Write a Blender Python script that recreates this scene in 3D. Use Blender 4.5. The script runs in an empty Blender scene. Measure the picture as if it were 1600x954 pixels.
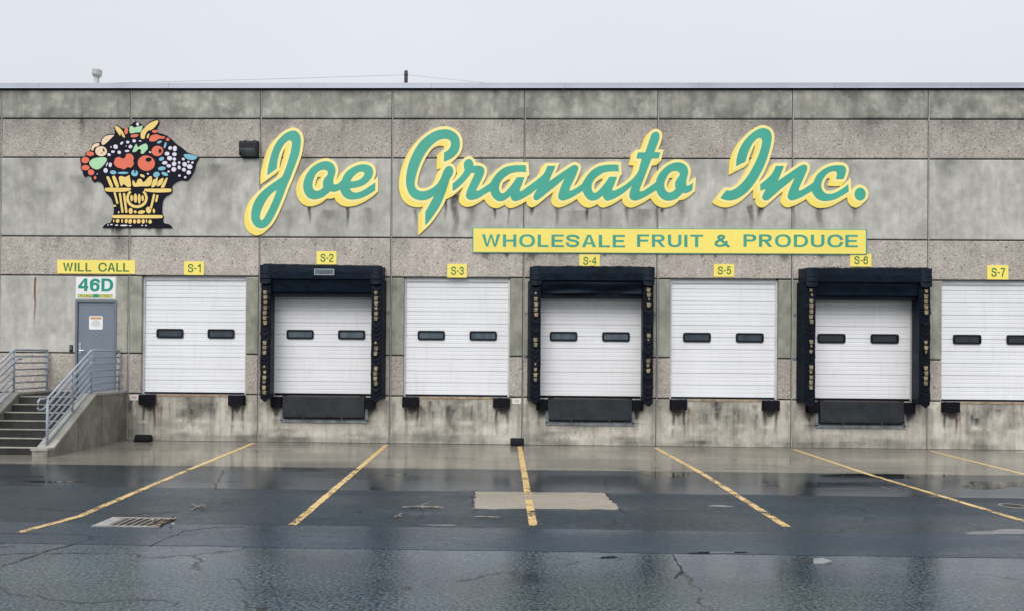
import bpy, bmesh, math, random
import numpy as np
from mathutils import Vector, Matrix
from mathutils.geometry import tessellate_polygon

scene = bpy.context.scene
C = scene.collection
random.seed(7)
rng = np.random.default_rng(11)

# ------------------------------------------------------------------ camera
F_PX, CXP, CYP = 1300.0, 755.73, 549.13            # focal length and principal point for a 1600 px wide picture
CAM = Vector((11.7897, -19.0581, 1.9702))
YAW, PITCH, ROLL = 0.026197, 0.0078, 0.008204
_fw = Vector((-math.sin(YAW), math.cos(YAW), 0)); _r = Vector((math.cos(YAW), math.sin(YAW), 0)); _u = Vector((0, 0, 1))
FW = _fw*math.cos(PITCH)+_u*math.sin(PITCH); _u2 = -_fw*math.sin(PITCH)+_u*math.cos(PITCH)
RT = _r*math.cos(ROLL)+_u2*math.sin(ROLL); UP = -_r*math.sin(ROLL)+_u2*math.cos(ROLL)
cd = bpy.data.cameras.new('camera'); cam = bpy.data.objects.new('camera', cd); C.objects.link(cam)
cam.matrix_world = Matrix(((RT.x, UP.x, -FW.x, CAM.x), (RT.y, UP.y, -FW.y, CAM.y), (RT.z, UP.z, -FW.z, CAM.z), (0, 0, 0, 1)))
cd.sensor_width = 36; cd.lens = F_PX/1600*36
cd.shift_x = (800-CXP)/1600; cd.shift_y = (CYP-477)/1600
cd.clip_start = .1; cd.clip_end = 2000
scene.camera = cam

# ------------------------------------------------------------------ sky, sun, exposure
SUN_EL, SUN_AZ = math.radians(42), math.radians(196)   # azimuth from +Y, clockwise: behind the camera
w = bpy.data.worlds.new('World'); scene.world = w; w.use_nodes = True
nt = w.node_tree; nt.nodes.clear()
def wn(t, **k):
    n = nt.nodes.new(t)
    for a, b in k.items(): setattr(n, a, b)
    return n
sky = wn('ShaderNodeTexSky', sky_type='NISHITA', sun_disc=False, sun_elevation=SUN_EL, sun_rotation=SUN_AZ, air_density=1.5, dust_density=4.0)
tc = wn('ShaderNodeTexCoord'); sep = wn('ShaderNodeSeparateXYZ')
nt.links.new(tc.outputs['Generated'], sep.inputs[0])
mr = wn('ShaderNodeMapRange'); mr.inputs[1].default_value = 0; mr.inputs[2].default_value = 1; mr.inputs[3].default_value = .615; mr.inputs[4].default_value = 1.60   # overcast: brighter towards the zenith
pw = wn('ShaderNodeMath', operation='POWER', use_clamp=True); pw.inputs[1].default_value = 3.0; nt.links.new(sep.outputs[2], pw.inputs[0]); nt.links.new(pw.outputs[0], mr.inputs[0])
cn = wn('ShaderNodeTexNoise'); cn.inputs['Scale'].default_value = 1.6; cn.inputs['Detail'].default_value = 4
mpw = wn('ShaderNodeMapping'); mpw.inputs['Scale'].default_value = (1, 1, 2.6)
nt.links.new(tc.outputs['Generated'], mpw.inputs[0]); nt.links.new(mpw.outputs[0], cn.inputs['Vector'])
cr = wn('ShaderNodeMapRange'); cr.inputs[1].default_value = .3; cr.inputs[2].default_value = .7; cr.inputs[3].default_value = .965; cr.inputs[4].default_value = 1.03
nt.links.new(cn.outputs[0], cr.inputs[0])
mul = wn('ShaderNodeMath', operation='MULTIPLY'); nt.links.new(mr.outputs[0], mul.inputs[0]); nt.links.new(cr.outputs[0], mul.inputs[1])
mul2 = wn('ShaderNodeMath', operation='MULTIPLY'); mul2.inputs[1].default_value = 1/.12; nt.links.new(mul.outputs[0], mul2.inputs[0])
col = wn('ShaderNodeVectorMath', operation='SCALE'); col.inputs[0].default_value = (.965, .99, 1.06); nt.links.new(mul2.outputs[0], col.inputs['Scale'])
mx = wn('ShaderNodeMix', data_type='RGBA'); mx.inputs[0].default_value = .94
nt.links.new(sky.outputs[0], mx.inputs[6]); nt.links.new(col.outputs[0], mx.inputs[7])
bg = wn('ShaderNodeBackground'); bg.inputs[1].default_value = .12
wo = wn('ShaderNodeOutputWorld'); nt.links.new(mx.outputs[2], bg.inputs[0]); nt.links.new(bg.outputs[0], wo.inputs[0])
sd = bpy.data.lights.new('sun', 'SUN'); so = bpy.data.objects.new('sun', sd); C.objects.link(so)
sd.energy = 1.5; sd.angle = math.radians(40); sd.color = (1, .97, .93)
sdir = Vector((math.sin(SUN_AZ)*math.cos(SUN_EL), math.cos(SUN_AZ)*math.cos(SUN_EL), math.sin(SUN_EL)))
so.rotation_euler = sdir.to_track_quat('Z', 'Y').to_euler(); so.location = (10, -30, 30)
vs = scene.view_settings; vs.view_transform = 'Standard'; vs.look = 'None'; vs.exposure = .32; vs.gamma = 1; vs.use_curve_mapping = False

# ------------------------------------------------------------------ measuring helpers (survey of the photograph)
def ray(px, py):
    return RT*((px-CXP)/F_PX) + UP*(-(py-CYP)/F_PX) + FW
def on_wall(px, py, y=0.0):
    d = ray(px, py); t = (y-CAM.y)/d.y; p = CAM+d*t
    return p.x, p.z
def on_ground(px, py, z=0.0):
    d = ray(px, py); t = (z-CAM.z)/d.z; p = CAM+d*t
    return p.x, p.y

# ------------------------------------------------------------------ object helpers
def tag(o, label=None, cat=None, group=None, kind=None):
    if label: o['label'] = label
    if cat: o['category'] = cat
    if group: o['group'] = group
    if kind: o['kind'] = kind
    return o
def empty(name, loc, label=None, cat=None, group=None):
    o = bpy.data.objects.new(name, None); C.objects.link(o); o.location = loc; o.empty_display_size = .2
    return tag(o, label, cat, group)
def link(name, me, m=None, parent=None, loc=(0, 0, 0)):
    o = bpy.data.objects.new(name, me); C.objects.link(o)
    if m is not None and len(me.materials) == 0: me.materials.append(m)
    if parent is not None:
        o.parent = parent
        pl = Vector((0, 0, 0)); q = parent
        while q is not None: pl += q.location; q = q.parent
        o.location = Vector(loc)-pl
    else: o.location = loc
    return o
def obj(name, bm, m, parent=None, loc=(0, 0, 0), smooth=False):
    me = bpy.data.meshes.new(name); bm.normal_update(); bm.to_mesh(me); bm.free()
    if smooth:
        for p in me.polygons: p.use_smooth = True
    return link(name, me, m, parent, loc)
def wpos(o):
    v = Vector((0, 0, 0))
    while o is not None: v += o.location; o = o.parent
    return v
def copy_tree(o, parent=None):
    c = o.copy(); C.objects.link(c); c.parent = parent
    for ch in list(o.children): copy_tree(ch, c)
    return c
def box(bm, x0, x1, y0, y1, z0, z1, bev=0, seg=1):
    r = bmesh.ops.create_cube(bm, size=1)
    vs_ = r['verts']
    for v in vs_:
        v.co = ((x0+x1)/2+v.co.x*(x1-x0), (y0+y1)/2+v.co.y*(y1-y0), (z0+z1)/2+v.co.z*(z1-z0))
    if bev:
        es = list({e for v in vs_ for e in v.link_edges})
        bmesh.ops.bevel(bm, geom=es, offset=bev, segments=seg, affect='EDGES', profile=.6)
def boxo(name, b, m, parent=None, bev=0, seg=1):
    bm = bmesh.new(); box(bm, *b, bev=bev, seg=seg); return obj(name, bm, m, parent)
def tube(bm, pts, r, n=8, cap=True):
    pts = [Vector(p) for p in pts]; rings = []
    for i, p in enumerate(pts):
        if i == 0: t = (pts[1]-p).normalized()
        elif i == len(pts)-1: t = (p-pts[i-1]).normalized()
        else: t = ((p-pts[i-1]).normalized()+(pts[i+1]-p).normalized()).normalized()
        a = Vector((0, 0, 1)) if abs(t.z) < .95 else Vector((0, 1, 0))
        u = t.cross(a).normalized(); v = t.cross(u)
        k = 1.0
        if 0 < i < len(pts)-1:
            c_ = max(.5, t.dot((p-pts[i-1]).normalized())); k = 1/c_
        rings.append([bm.verts.new(p+(u*math.cos(2*math.pi*j/n)+v*math.sin(2*math.pi*j/n))*r*(k if False else 1)) for j in range(n)])
    for a, b in zip(rings, rings[1:]):
        for j in range(n): bm.faces.new((a[j], a[(j+1) % n], b[(j+1) % n], b[j]))
    if cap: bm.faces.new(rings[0][::-1]); bm.faces.new(rings[-1])
def lathe(bm, prof, n=20):
    rings = [[bm.verts.new((r*math.cos(2*math.pi*j/n), r*math.sin(2*math.pi*j/n), z)) for j in range(n)] for r, z in prof]
    for a, b in zip(rings, rings[1:]):
        for j in range(n): bm.faces.new((a[j], a[(j+1) % n], b[(j+1) % n], b[j]))
    bm.faces.new(rings[0][::-1]); bm.faces.new(rings[-1])
def plate(name, loops, y0, y1, m, parent=None):
    """flat cut-out: loops of (x, z), first outer then holes; y0 front (nearer the viewer), y1 back"""
    vl = [[Vector((p[0], p[1], 0)) for p in l] for l in loops]
    tris = tessellate_polygon(vl)
    flat = [p for l in loops for p in l]; n = len(flat)
    verts = [(p[0], y0, p[1]) for p in flat]+[(p[0], y1, p[1]) for p in flat]
    faces = []
    for t in tris:
        a, b, c = (flat[i] for i in t)
        cr_ = (b[0]-a[0])*(c[1]-a[1])-(b[1]-a[1])*(c[0]-a[0])
        if abs(cr_) < 1e-12: continue
        t = tuple(t) if cr_ > 0 else tuple(t[::-1])
        faces.append(t); faces.append(tuple(i+n for i in t[::-1]))
    s = 0
    for l in loops:
        k = len(l)
        for i in range(k):
            a, b = s+i, s+(i+1) % k
            faces.append((a, b, b+n, a+n))
        s += k
    me = bpy.data.meshes.new(name); me.from_pydata(verts, [], faces); me.update()
    bm = bmesh.new(); bm.from_mesh(me); bmesh.ops.recalc_face_normals(bm, faces=bm.faces); bm.to_mesh(me); bm.free()
    return link(name, me, m, parent)

# ------------------------------------------------------------------ materials
MATS = {}
class NT:
    def __init__(s, name):
        s.m = bpy.data.materials.new(name); s.m.use_nodes = True; s.t = s.m.node_tree; s.t.nodes.clear()
        s.b = s.t.nodes.new('ShaderNodeBsdfPrincipled'); s.o = s.t.nodes.new('ShaderNodeOutputMaterial')
        s.t.links.new(s.b.outputs[0], s.o.inputs[0]); MATS[name] = s.m
        s.geo = None
    def n(s, t, **k):
        n = s.t.nodes.new(t)
        for a, b in k.items(): setattr(n, a, b)
        return n
    def l(s, a, b): s.t.links.new(a, b)
    def pos(s, scale=(1, 1, 1), off=(0, 0, 0)):
        if s.geo is None: s.geo = s.n('ShaderNodeNewGeometry')
        mp = s.n('ShaderNodeMapping'); mp.inputs['Scale'].default_value = scale; mp.inputs['Location'].default_value = off
        s.l(s.geo.outputs['Position'], mp.inputs[0]); return mp.outputs[0]
    def noise(s, v, scale, detail=4, rough=.55, dist=0):
        n = s.n('ShaderNodeTexNoise'); n.inputs['Scale'].default_value = scale; n.inputs['Detail'].default_value = detail
        n.inputs['Roughness'].default_value = rough; n.inputs['Distortion'].default_value = dist
        s.l(v, n.inputs['Vector']); return n.outputs[0]
    def rng(s, v, a, b, c=0, d=1, smooth=False):
        n = s.n('ShaderNodeMapRange'); n.inputs[1].default_value = a; n.inputs[2].default_value = b; n.inputs[3].default_value = c; n.inputs[4].default_value = d
        if smooth: n.interpolation_type = 'SMOOTHSTEP'
        s.l(v, n.inputs[0]); return n.outputs[0]
    def math(s, op, a, b=None):
        n = s.n('ShaderNodeMath', operation=op)
        for i, q in enumerate((a, b)):
            if q is None: continue
            if isinstance(q, (int, float)): n.inputs[i].default_value = q
            else: s.l(q, n.inputs[i])
        return n.outputs[0]
    def mix(s, f, a, b, blend='MIX'):
        n = s.n('ShaderNodeMix', data_type='RGBA', blend_type=blend)
        for i, q in ((0, f), (6, a), (7, b)):
            if isinstance(q, (int, float)): n.inputs[i].default_value = q
            elif isinstance(q, tuple): n.inputs[i].default_value = (*q, 1)
            else: s.l(q, n.inputs[i])
        return n.outputs[2]
    def attr(s, name):
        n = s.n('ShaderNodeAttribute', attribute_name=name); return n.outputs['Fac']
    def bump(s, h, strength=.3, dist=.01, normal=None):
        n = s.n('ShaderNodeBump'); n.inputs['Strength'].default_value = strength; n.inputs['Distance'].default_value = dist
        s.l(h, n.inputs['Height'])
        if normal: s.l(normal, n.inputs['Normal'])
        return n.outputs[0]
    def set(s, **k):
        for a, q in k.items():
            i = s.b.inputs[a.replace('_', ' ')]
            if isinstance(q, tuple): i.default_value = (*q, 1) if len(q) == 3 else q
            elif isinstance(q, (int, float)): i.default_value = q
            else: s.l(q, i)
        return s

def simple(name, c, rough=.5, var=.12, metal=0, nscale=3.0, bump=0, dirt=None, dirt_amt=.0, spec=.5):
    s = NT(name)
    n1 = s.noise(s.pos(), nscale, 5)
    c2 = tuple(max(0, q*(1-var*2)) for q in c); c3 = tuple(min(1, q*(1+var*.6)) for q in c)
    colr = s.mix(s.rng(n1, .3, .7), c2, c3)
    if dirt:
        d = s.noise(s.pos((5, 5, .7)), 2.0, 6, .65)
        colr = s.mix(s.rng(d, .52, .78, 0, dirt_amt), colr, dirt)
    s.set(Base_Color=colr, Roughness=s.rng(n1, .3, .7, rough*.85, min(1, rough*1.15)), Metallic=metal, Specular_IOR_Level=spec)
    if bump:
        s.set(Normal=s.bump(s.noise(s.pos(), 140, 3), bump, .003))
    return s.m

def concrete(name, ca, cb, agg=False, stain_gain=1.05, streak=.35, mott=.38, grime=0):
    s = NT(name)
    big = s.noise(s.pos((1, 1, .8)), 1.6, 6, .62, .3)
    med = s.noise(s.pos((1, 1, .55)), 6.5, 5, .6)
    colr = s.mix(s.rng(big, .36, .64), ca, cb)
    colr = s.mix(s.rng(med, .42, .74, 0, .42), colr, tuple(q*.68 for q in ca))
    light = s.noise(s.pos((1, 1, 1), (7, 3, 1)), 3.4, 6, .65, .15)
    colr = s.mix(s.rng(light, .50, .74, 0, mott), colr, tuple(min(1, q*1.35) for q in cb))
    if grime:
        gm = s.noise(s.pos((.9, 1, .75), (4, 0, 2)), 2.6, 7, .72, .25)
        colr = s.mix(s.rng(gm, .46, .68, 0, grime), colr, (.105, .105, .08))
    # rain streaks
    st = s.noise(s.pos((7.5, 1, .32)), 1.0, 6, .68)
    st2 = s.noise(s.pos((24, 1, .6), (2, 0, 5)), 1.0, 4, .6)
    sm = s.math('MULTIPLY', s.rng(st, .48, .72), s.rng(st2, .3, .7, .35, 1))
    colr = s.mix(s.math('MULTIPLY', sm, streak), colr, (.085, .082, .066))
    h = s.noise(s.pos(), 60, 5, .7)
    if agg:
        vo = s.n('ShaderNodeTexVoronoi'); vo.inputs['Scale'].default_value = 42; s.l(s.pos(), vo.inputs['Vector'])
        sp = s.n('ShaderNodeSeparateColor'); s.l(vo.outputs['Color'], sp.inputs[0])
        ramp = s.n('ShaderNodeValToRGB'); e = ramp.color_ramp.elements
        e[0].position = 0; e[0].color = (.06, .05, .042, 1); e[1].position = 1; e[1].color = (.85, .78, .68, 1)
        for p, c_ in ((.14, (.24, .21, .18)), (.45, (.42, .38, .335)), (.85, (.52, .475, .42))):
            q = e.new(p); q.color = (*c_, 1)
        s.l(sp.outputs[0], ramp.inputs[0])
        fine = s.noise(s.pos(), 22, 5, .75)
        peb = s.mix(s.rng(fine, .35, .65, 0, .5), ramp.outputs[0], (.2, .185, .16))
        colr = s.mix(.5, colr, peb)
        holes = s.n('ShaderNodeTexVoronoi'); holes.inputs['Scale'].default_value = 8; s.l(s.pos((1, 1, 1), (.4, 0, .9)), holes.inputs['Vector'])
        colr = s.mix(s.rng(holes.outputs['Distance'], .10, .17, .75, 0), colr, (.07, .06, .05))
        hd = s.math('ADD', s.math('MULTIPLY', vo.outputs['Distance'], -1.0), s.math('MULTIPLY', h, .6))
        s.set(Normal=s.bump(hd, .55, .012))
    else:
        pits = s.n('ShaderNodeTexVoronoi'); pits.inputs['Scale'].default_value = 9; s.l(s.pos(), pits.inputs['Vector'])
        pm = s.rng(pits.outputs['Distance'], .03, .075, .5, 0)
        colr = s.mix(pm, colr, (.1, .095, .085))
        s.set(Normal=s.bump(h, .22, .005))
    # dirt, wet patches, lime bloom and rust carried by the panel's own stain maps
    br = s.noise(s.pos((1, 1, .5)), 14, 5, .7)
    dk = s.math('MULTIPLY', s.attr('stain'), s.rng(br, .28, .58, .5, 1))
    colr = s.mix(s.math('MINIMUM', s.math('MULTIPLY', dk, stain_gain), .94), colr, (.045, .045, .043))
    lg = s.math('MULTIPLY', s.attr('bloom'), s.rng(br, .35, .6, .2, 1))
    colr = s.mix(s.math('MINIMUM', lg, .9), colr, (.62, .58, .5))
    ru = s.math('MULTIPLY', s.attr('rust'), s.rng(br, .3, .6, .3, 1))
    colr = s.mix(s.math('MINIMUM', ru, .9), colr, (.16, .065, .03))
    tone = s.attr('tone')
    tn = s.n('ShaderNodeVectorMath', operation='SCALE'); s.l(colr, tn.inputs[0]); s.l(tone, tn.inputs['Scale'])
    s.set(Base_Color=tn.outputs[0], Roughness=.85, Specular_IOR_Level=.3)
    return s.m

def wetground(name, ca, cb, r0, r1, bump, grain, puddle=(.62, .70), speck=.0, cracks=0, stretch=.45, tint=(.44, .70, .90), rgrain=.0):
    s = NT(name)
    P = s.pos()
    g1 = s.noise(P, grain, 3, .7); g2 = s.noise(P, grain*.28, 4, .6)
    big = s.noise(s.pos((stretch, 1, 1)), .55, 6, .62, .4)
    colr = s.mix(s.rng(g1, .40, .62), ca, cb)
    colr = s.mix(s.rng(big, .35, .65, 0, .5), colr, tuple(q*.6 for q in ca))
    vo = s.n('ShaderNodeTexVoronoi'); vo.inputs['Scale'].default_value = grain*.8; s.l(P, vo.inputs['Vector'])
    sp = s.n('ShaderNodeSeparateColor'); s.l(vo.outputs['Color'], sp.inputs[0])
    if speck: colr = s.mix(s.rng(sp.outputs[0], .8, 1, 0, speck), colr, (.3, .29, .27))
    stn = s.noise(s.pos((.5, 1, 1), (3, 8, 0)), 2.4, 6, .7, .5)
    colr = s.mix(s.rng(stn, .55, .75, 0, .4), colr, tuple(q*.45 for q in ca))
    wet = s.noise(s.pos((stretch, 1, 1), (11, 4, 0)), .42, 5, .6, .5)
    wm = s.rng(wet, .36, .66, 0, 1, True)
    pud = s.noise(s.pos((stretch, 1.2, 1), (31, 9, 0)), .62, 5, .55, .4)
    pm = s.rng(pud, puddle[0], puddle[1], 0, 1, True)
    rough = s.math('ADD', s.rng(wm, 0, 1, r1, r0), s.rng(g2, .3, .7, -.05, .05))
    if rgrain: rough = s.math('ADD', rough, s.rng(g1, .38, .62, -rgrain, rgrain))
    rough = s.mix(pm, rough, (.03, .03, .03))
    colr = s.mix(s.math('MULTIPLY', pm, .55), colr, tuple(q*.3 for q in ca))
    h = s.math('ADD', s.math('MULTIPLY', g1, .7), s.math('MULTIPLY', sp.outputs[1], .5))
    if cracks:
        cv = s.n('ShaderNodeTexVoronoi', feature='DISTANCE_TO_EDGE'); cv.inputs['Scale'].default_value = .28
        dn = s.n('ShaderNodeTexNoise'); dn.inputs['Scale'].default_value = 1.1; dn.inputs['Detail'].default_value = 6; s.l(P, dn.inputs['Vector'])
        ad = s.n('ShaderNodeVectorMath', operation='MULTIPLY_ADD'); s.l(dn.outputs['Color'], ad.inputs[0]); ad.inputs[1].default_value = (1.5, 1.5, 0); s.l(P, ad.inputs[2])
        s.l(ad.outputs[0], cv.inputs['Vector'])
        cm_ = s.math('MULTIPLY', s.rng(cv.outputs['Distance'], .0015, .005, 1, 0), s.rng(stn, .42, .5))
        colr = s.mix(s.math('MULTIPLY', cm_, cracks), colr, (.006, .006, .007))
        h = s.math('SUBTRACT', h, s.math('MULTIPLY', cm_, 2.0))
    bs = s.math('MULTIPLY', s.rng(pm, 0, 1, bump, 0), s.rng(wm, 0, 1, 1, .55))
    bn = s.n('ShaderNodeBump'); bn.inputs['Distance'].default_value = .006; s.l(bs, bn.inputs['Strength']); s.l(h, bn.inputs['Height'])
    s.set(Base_Color=colr, Roughness=rough, Normal=bn.outputs[0], Specular_IOR_Level=.5, IOR=1.36, Specular_Tint=tint)
    return s.m

M = {}
M['parapet'] = concrete('parapet_concrete', (.20, .205, .175), (.40, .40, .345), streak=.5, mott=.8)
M['smooth'] = concrete('smooth_concrete', (.36, .355, .32), (.56, .545, .50), streak=.24, mott=.30)
M['jamb'] = concrete('jamb_concrete', (.22, .225, .185), (.38, .375, .32), streak=.35, mott=.5)
M['agg'] = concrete('exposed_aggregate', (.40, .365, .325), (.60, .55, .49), agg=True, streak=.36)
M['base'] = concrete('base_concrete', (.34, .325, .275), (.63, .60, .52), streak=.8, stain_gain=1.6, mott=.45, grime=.5)
M['stair'] = concrete('stair_concrete', (.17, .165, .135), (.30, .29, .24), streak=.7, mott=.6)
M['step'] = concrete('step_concrete', (.026, .025, .027), (.05, .047, .048), streak=.4, mott=.2)
M['coping_c'] = concrete('cheek_top_concrete', (.3, .29, .25), (.42, .41, .36), streak=.1)
M['joint'] = simple('dark_joint', (.035, .035, .036), .8)
M['seal'] = simple('joint_sealant', (.44, .435, .41), .7, .15)
M['coping'] = simple('coping_metal', (.43, .47, .53), .38, .06, .25, 1.2)
M['roof'] = simple('roof_membrane', (.4, .4, .39), .8)
M['door_white'] = simple('white_door_paint', (.80, .81, .83), .38, .025, 0, 1.0, dirt=(.45, .43, .36), dirt_amt=.22)
M['door_trim'] = simple('door_trim_paint', (.62, .63, .63), .5, .08)
M['rubber'] = simple('black_rubber', (.0045, .0045, .009), .6, .25, 0, 8, bump=.4, spec=.18)
M['win_frame'] = simple('black_window_frame', (.004, .006, .012), .45, .2, spec=.25)
def glass(name, c, r=.06):
    s = NT(name); n = s.noise(s.pos((3, 1, .6)), 2.5, 4)
    s.set(Base_Color=s.mix(s.rng(n, .35, .7), tuple(q*.6 for q in c), tuple(q*1.3 for q in c)), Roughness=r, Specular_IOR_Level=.55)
    return s.m
M['pane_grey'] = glass('grey_door_glass', (.075, .11, .135)); M['pane_mid'] = glass('blue_door_glass', (.03, .045, .06)); M['pane_dark'] = glass('dark_door_glass', (.012, .017, .025))
def vinyl(name, c, r, spec=.3):
    s = NT(name); n = s.noise(s.pos((1, 1, 2)), 3, 6, .6, .4); f = s.noise(s.pos(), 26, 4)
    k = s.mix(s.rng(n, .35, .7), tuple(q*.6 for q in c), tuple(q*1.5 for q in c))
    k = s.mix(s.rng(s.noise(s.pos((2, 1, 6)), 5, 6, .7), .58, .75, 0, .25), k, (.03, .045, .065))
    s.set(Base_Color=k, Roughness=s.rng(n, .3, .7, r*.8, r*1.2), Normal=s.bump(s.math('ADD', n, s.math('MULTIPLY', f, .3)), .5, .03), Specular_IOR_Level=spec)
    return s.m
M['vinyl'] = vinyl('navy_vinyl', (.003, .0085, .018), .5, .15); M['pleat'] = vinyl('black_vinyl', (.0018, .003, .009), .5, .13)
M['tan'] = simple('tan_guide_stripe', (.30, .25, .14), .7, .4, 0, 9, dirt=(.08, .07, .05), dirt_amt=.8)
M['label_grey'] = simple('faded_label', (.09, .13, .16), .5, .3, 0, 14)
M['yellow'] = simple('sign_yellow', (.95, .76, .15), .45, .04, 0, .9)
M['pale'] = simple('border_yellow', (.95, .82, .32), .45, .03, 0, .9)
M['board'] = simple('board_yellow', (.95, .79, .17), .42, .04, 0, .8)
M['sedge'] = simple('sign_edge', (.45, .25, .08), .7)
M['teal'] = simple('sign_teal', (.05, .40, .29), .45, .07, 0, 1.5)
M['teal_b'] = simple('lettering_teal', (.055, .37, .27), .5, .1, 0, 4)
M['green'] = simple('lettering_green', (.035, .20, .04), .5, .12, 0, 6)
M['green46'] = simple('number_green', (.0, .28, .19), .5, .06)
M['sign_white'] = simple('sign_white', (.82, .82, .82), .5, .03)
M['navy'] = simple('basket_navy', (.003, .004, .013), .5, .2, spec=.15)
M['b_yel'] = simple('basket_yellow', (.88, .64, .19), .45, .05); M['b_red'] = simple('basket_red', (.80, .16, .085), .45, .06)
M['b_grn'] = simple('basket_green', (.42, .72, .42), .45, .05); M['b_lav'] = simple('basket_lavender', (.76, .70, .82), .45, .04)
M['b_blu'] = simple('basket_blue', (.20, .50, .64), .45, .06); M['b_crm'] = simple('basket_cream', (.86, .64, .44), .45, .04)
M['rail'] = simple('rail_paint', (.36, .41, .47), .42, .1, 0, 4, dirt=(.12, .1, .08), dirt_amt=.3)
M['door_blue'] = simple('steel_door_paint', (.175, .21, .25), .42, .05, 0, 1.3, dirt=(.08, .09, .1), dirt_amt=.25)
M['frame_blue'] = simple('steel_frame_paint', (.14, .17, .205), .45, .08)
M['chrome'] = simple('satin_metal', (.62, .63, .64), .3, .08, .9)
M['orange'] = simple('notice_orange', (.75, .36, .07), .5, .05); M['ink'] = simple('notice_ink', (.3, .31, .36), .6); M['red_ink'] = simple('notice_red', (.6, .18, .16), .6)
M['lamp'] = simple('lamp_bronze', (.004, .006, .014), .45, .2, spec=.3); M['lens'] = glass('lamp_lens', (.10, .115, .12), .15)
M['pipe'] = simple('galvanised_pipe', (.42, .46, .50), .5, .1, .3); M['cap'] = simple('vent_cap', (.5, .5, .48), .55, .12, .2)
M['wood'] = simple('weathered_pole_wood', (.075, .06, .06), .85, .35, 0, 7); M['cable'] = simple('cable_grey', (.35, .36, .38), .7)
M['steel'] = simple('leveler_frame_steel', (.28, .32, .36), .5, .25, .3, 5, dirt=(.11, .06, .035), dirt_amt=.7)
M['angle'] = simple('rusty_dock_angle', (.40, .30, .20), .7, .25, 0, 6, dirt=(.13, .055, .03), dirt_amt=.9)
def plate_mat():
    s = NT('diamond_plate'); P = s.pos()
    mp = s.n('ShaderNodeMapping'); mp.inputs['Rotation'].default_value = (0, math.radians(45), 0); mp.inputs['Scale'].default_value = (30, 30, 30); s.l(P, mp.inputs[0])
    ch = s.n('ShaderNodeTexChecker'); ch.inputs['Scale'].default_value = 1; s.l(mp.outputs[0], ch.inputs['Vector'])
    n = s.noise(P, 3.2, 6, .7)
    k = s.mix(s.rng(n, .35, .7), (.008, .010, .013), (.03, .036, .04)); k = s.mix(s.math('MULTIPLY', ch.outputs['Fac'], .35), k, (.05, .056, .06))
    k = s.mix(s.rng(s.noise(s.pos((4, 1, .6)), 2, 5), .6, .8, 0, .5), k, (.05, .028, .018))
    s.set(Base_Color=k, Roughness=.55, Metallic=.1, Specular_IOR_Level=.25, Normal=s.bump(ch.outputs['Fac'], .3, .006)); return s.m
M['diamond'] = plate_mat()
M['asphalt_old'] = wetground('wet_rough_asphalt', (.008, .018, .029), (.115, .155, .185), .10, .21, .5, 30, (.62, .78), .06, 1.0, .45, (.58, .84, 1.0), .09)
M['asphalt_mid'] = wetground('damp_rough_asphalt', (.006, .013, .021), (.034, .052, .068), .32, .50, .6, 34, (.68, .8), .1, 1.0, .4, (.34, .56, .76), .06)
M['asphalt_dock'] = wetground('wet_smooth_asphalt', (.006, .013, .022), (.024, .040, .058), .06, .24, .3, 60, (.52, .68), .1, .8, .3)
M['asphalt_strip'] = wetground('trench_asphalt', (.008, .020, .036), (.032, .056, .088), .22, .36, .45, 36, (.68, .8), .06, 0, .25, (.36, .60, .82), .05)
M['apron'] = wetground('wet_concrete', (.165, .155, .128), (.31, .292, .245), .05, .30, .12, 60, (.52, .66), 0, .35, .3, (.95, .97, 1.0))
M['patch'] = wetground('patch_concrete', (.22, .195, .155), (.44, .39, .315), .35, .6, .3, 60, (.8, .9), .1, 0, .4, (1., 1., 1.))
M['grit'] = simple('grey_grit', (.17, .17, .16), .7, .2); M['chalk'] = simple('pale_stone', (.26, .28, .28), .6, .2)
M['twig'] = simple('dry_twig', (.34, .29, .22), .8, .3, 0, 20); M['leaf'] = simple('dead_leaf', (.16, .075, .045), .7, .35, 0, 25); M['leaf2'] = simple('tan_leaf', (.42, .34, .24), .7, .3, 0, 25)
M['iron'] = simple('rusty_iron', (.075, .05, .04), .55, .35, .4, 9); M['pit'] = simple('drain_pit', (.012, .012, .014), .7); M['worn'] = simple('worn_steel', (.40, .39, .37), .45, .2, .3, 9)
def paint_mat():
    s = NT('worn_yellow_paint'); P = s.pos()
    w1 = s.noise(P, 3.0, 6, .7, .4); w2 = s.noise(P, 26, 5, .7)
    g = s.mix(s.rng(w2, .35, .7), (.60, .38, .12), (.76, .54, .22))
    wear = s.math('ADD', s.math('MULTIPLY', w1, .5), s.math('MULTIPLY', w2, .5))
    sy_ = s.n('ShaderNodeSeparateXYZ'); s.l(s.geo.outputs['Position'], sy_.inputs[0])
    wear = s.math('ADD', wear, s.rng(sy_.outputs[1], -4.6, -4.1, .026, -.02))
    a = s.rng(wear, .53, .58, 0, 1)
    g = s.mix(s.rng(w1, .3, .7, 0, .35), g, (.5, .42, .28))
    tr = s.n('ShaderNodeBsdfTransparent'); mx_ = s.n('ShaderNodeMixShader')
    s.l(a, mx_.inputs[0]); s.l(s.b.outputs[0], mx_.inputs[1]); s.l(tr.outputs[0], mx_.inputs[2]); s.l(mx_.outputs[0], s.o.inputs[0])
    s.set(Base_Color=g, Roughness=s.rng(w1, .3, .7, .3, .55), Normal=s.bump(w2, .3, .004)); return s.m
M['paint'] = paint_mat()

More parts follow.
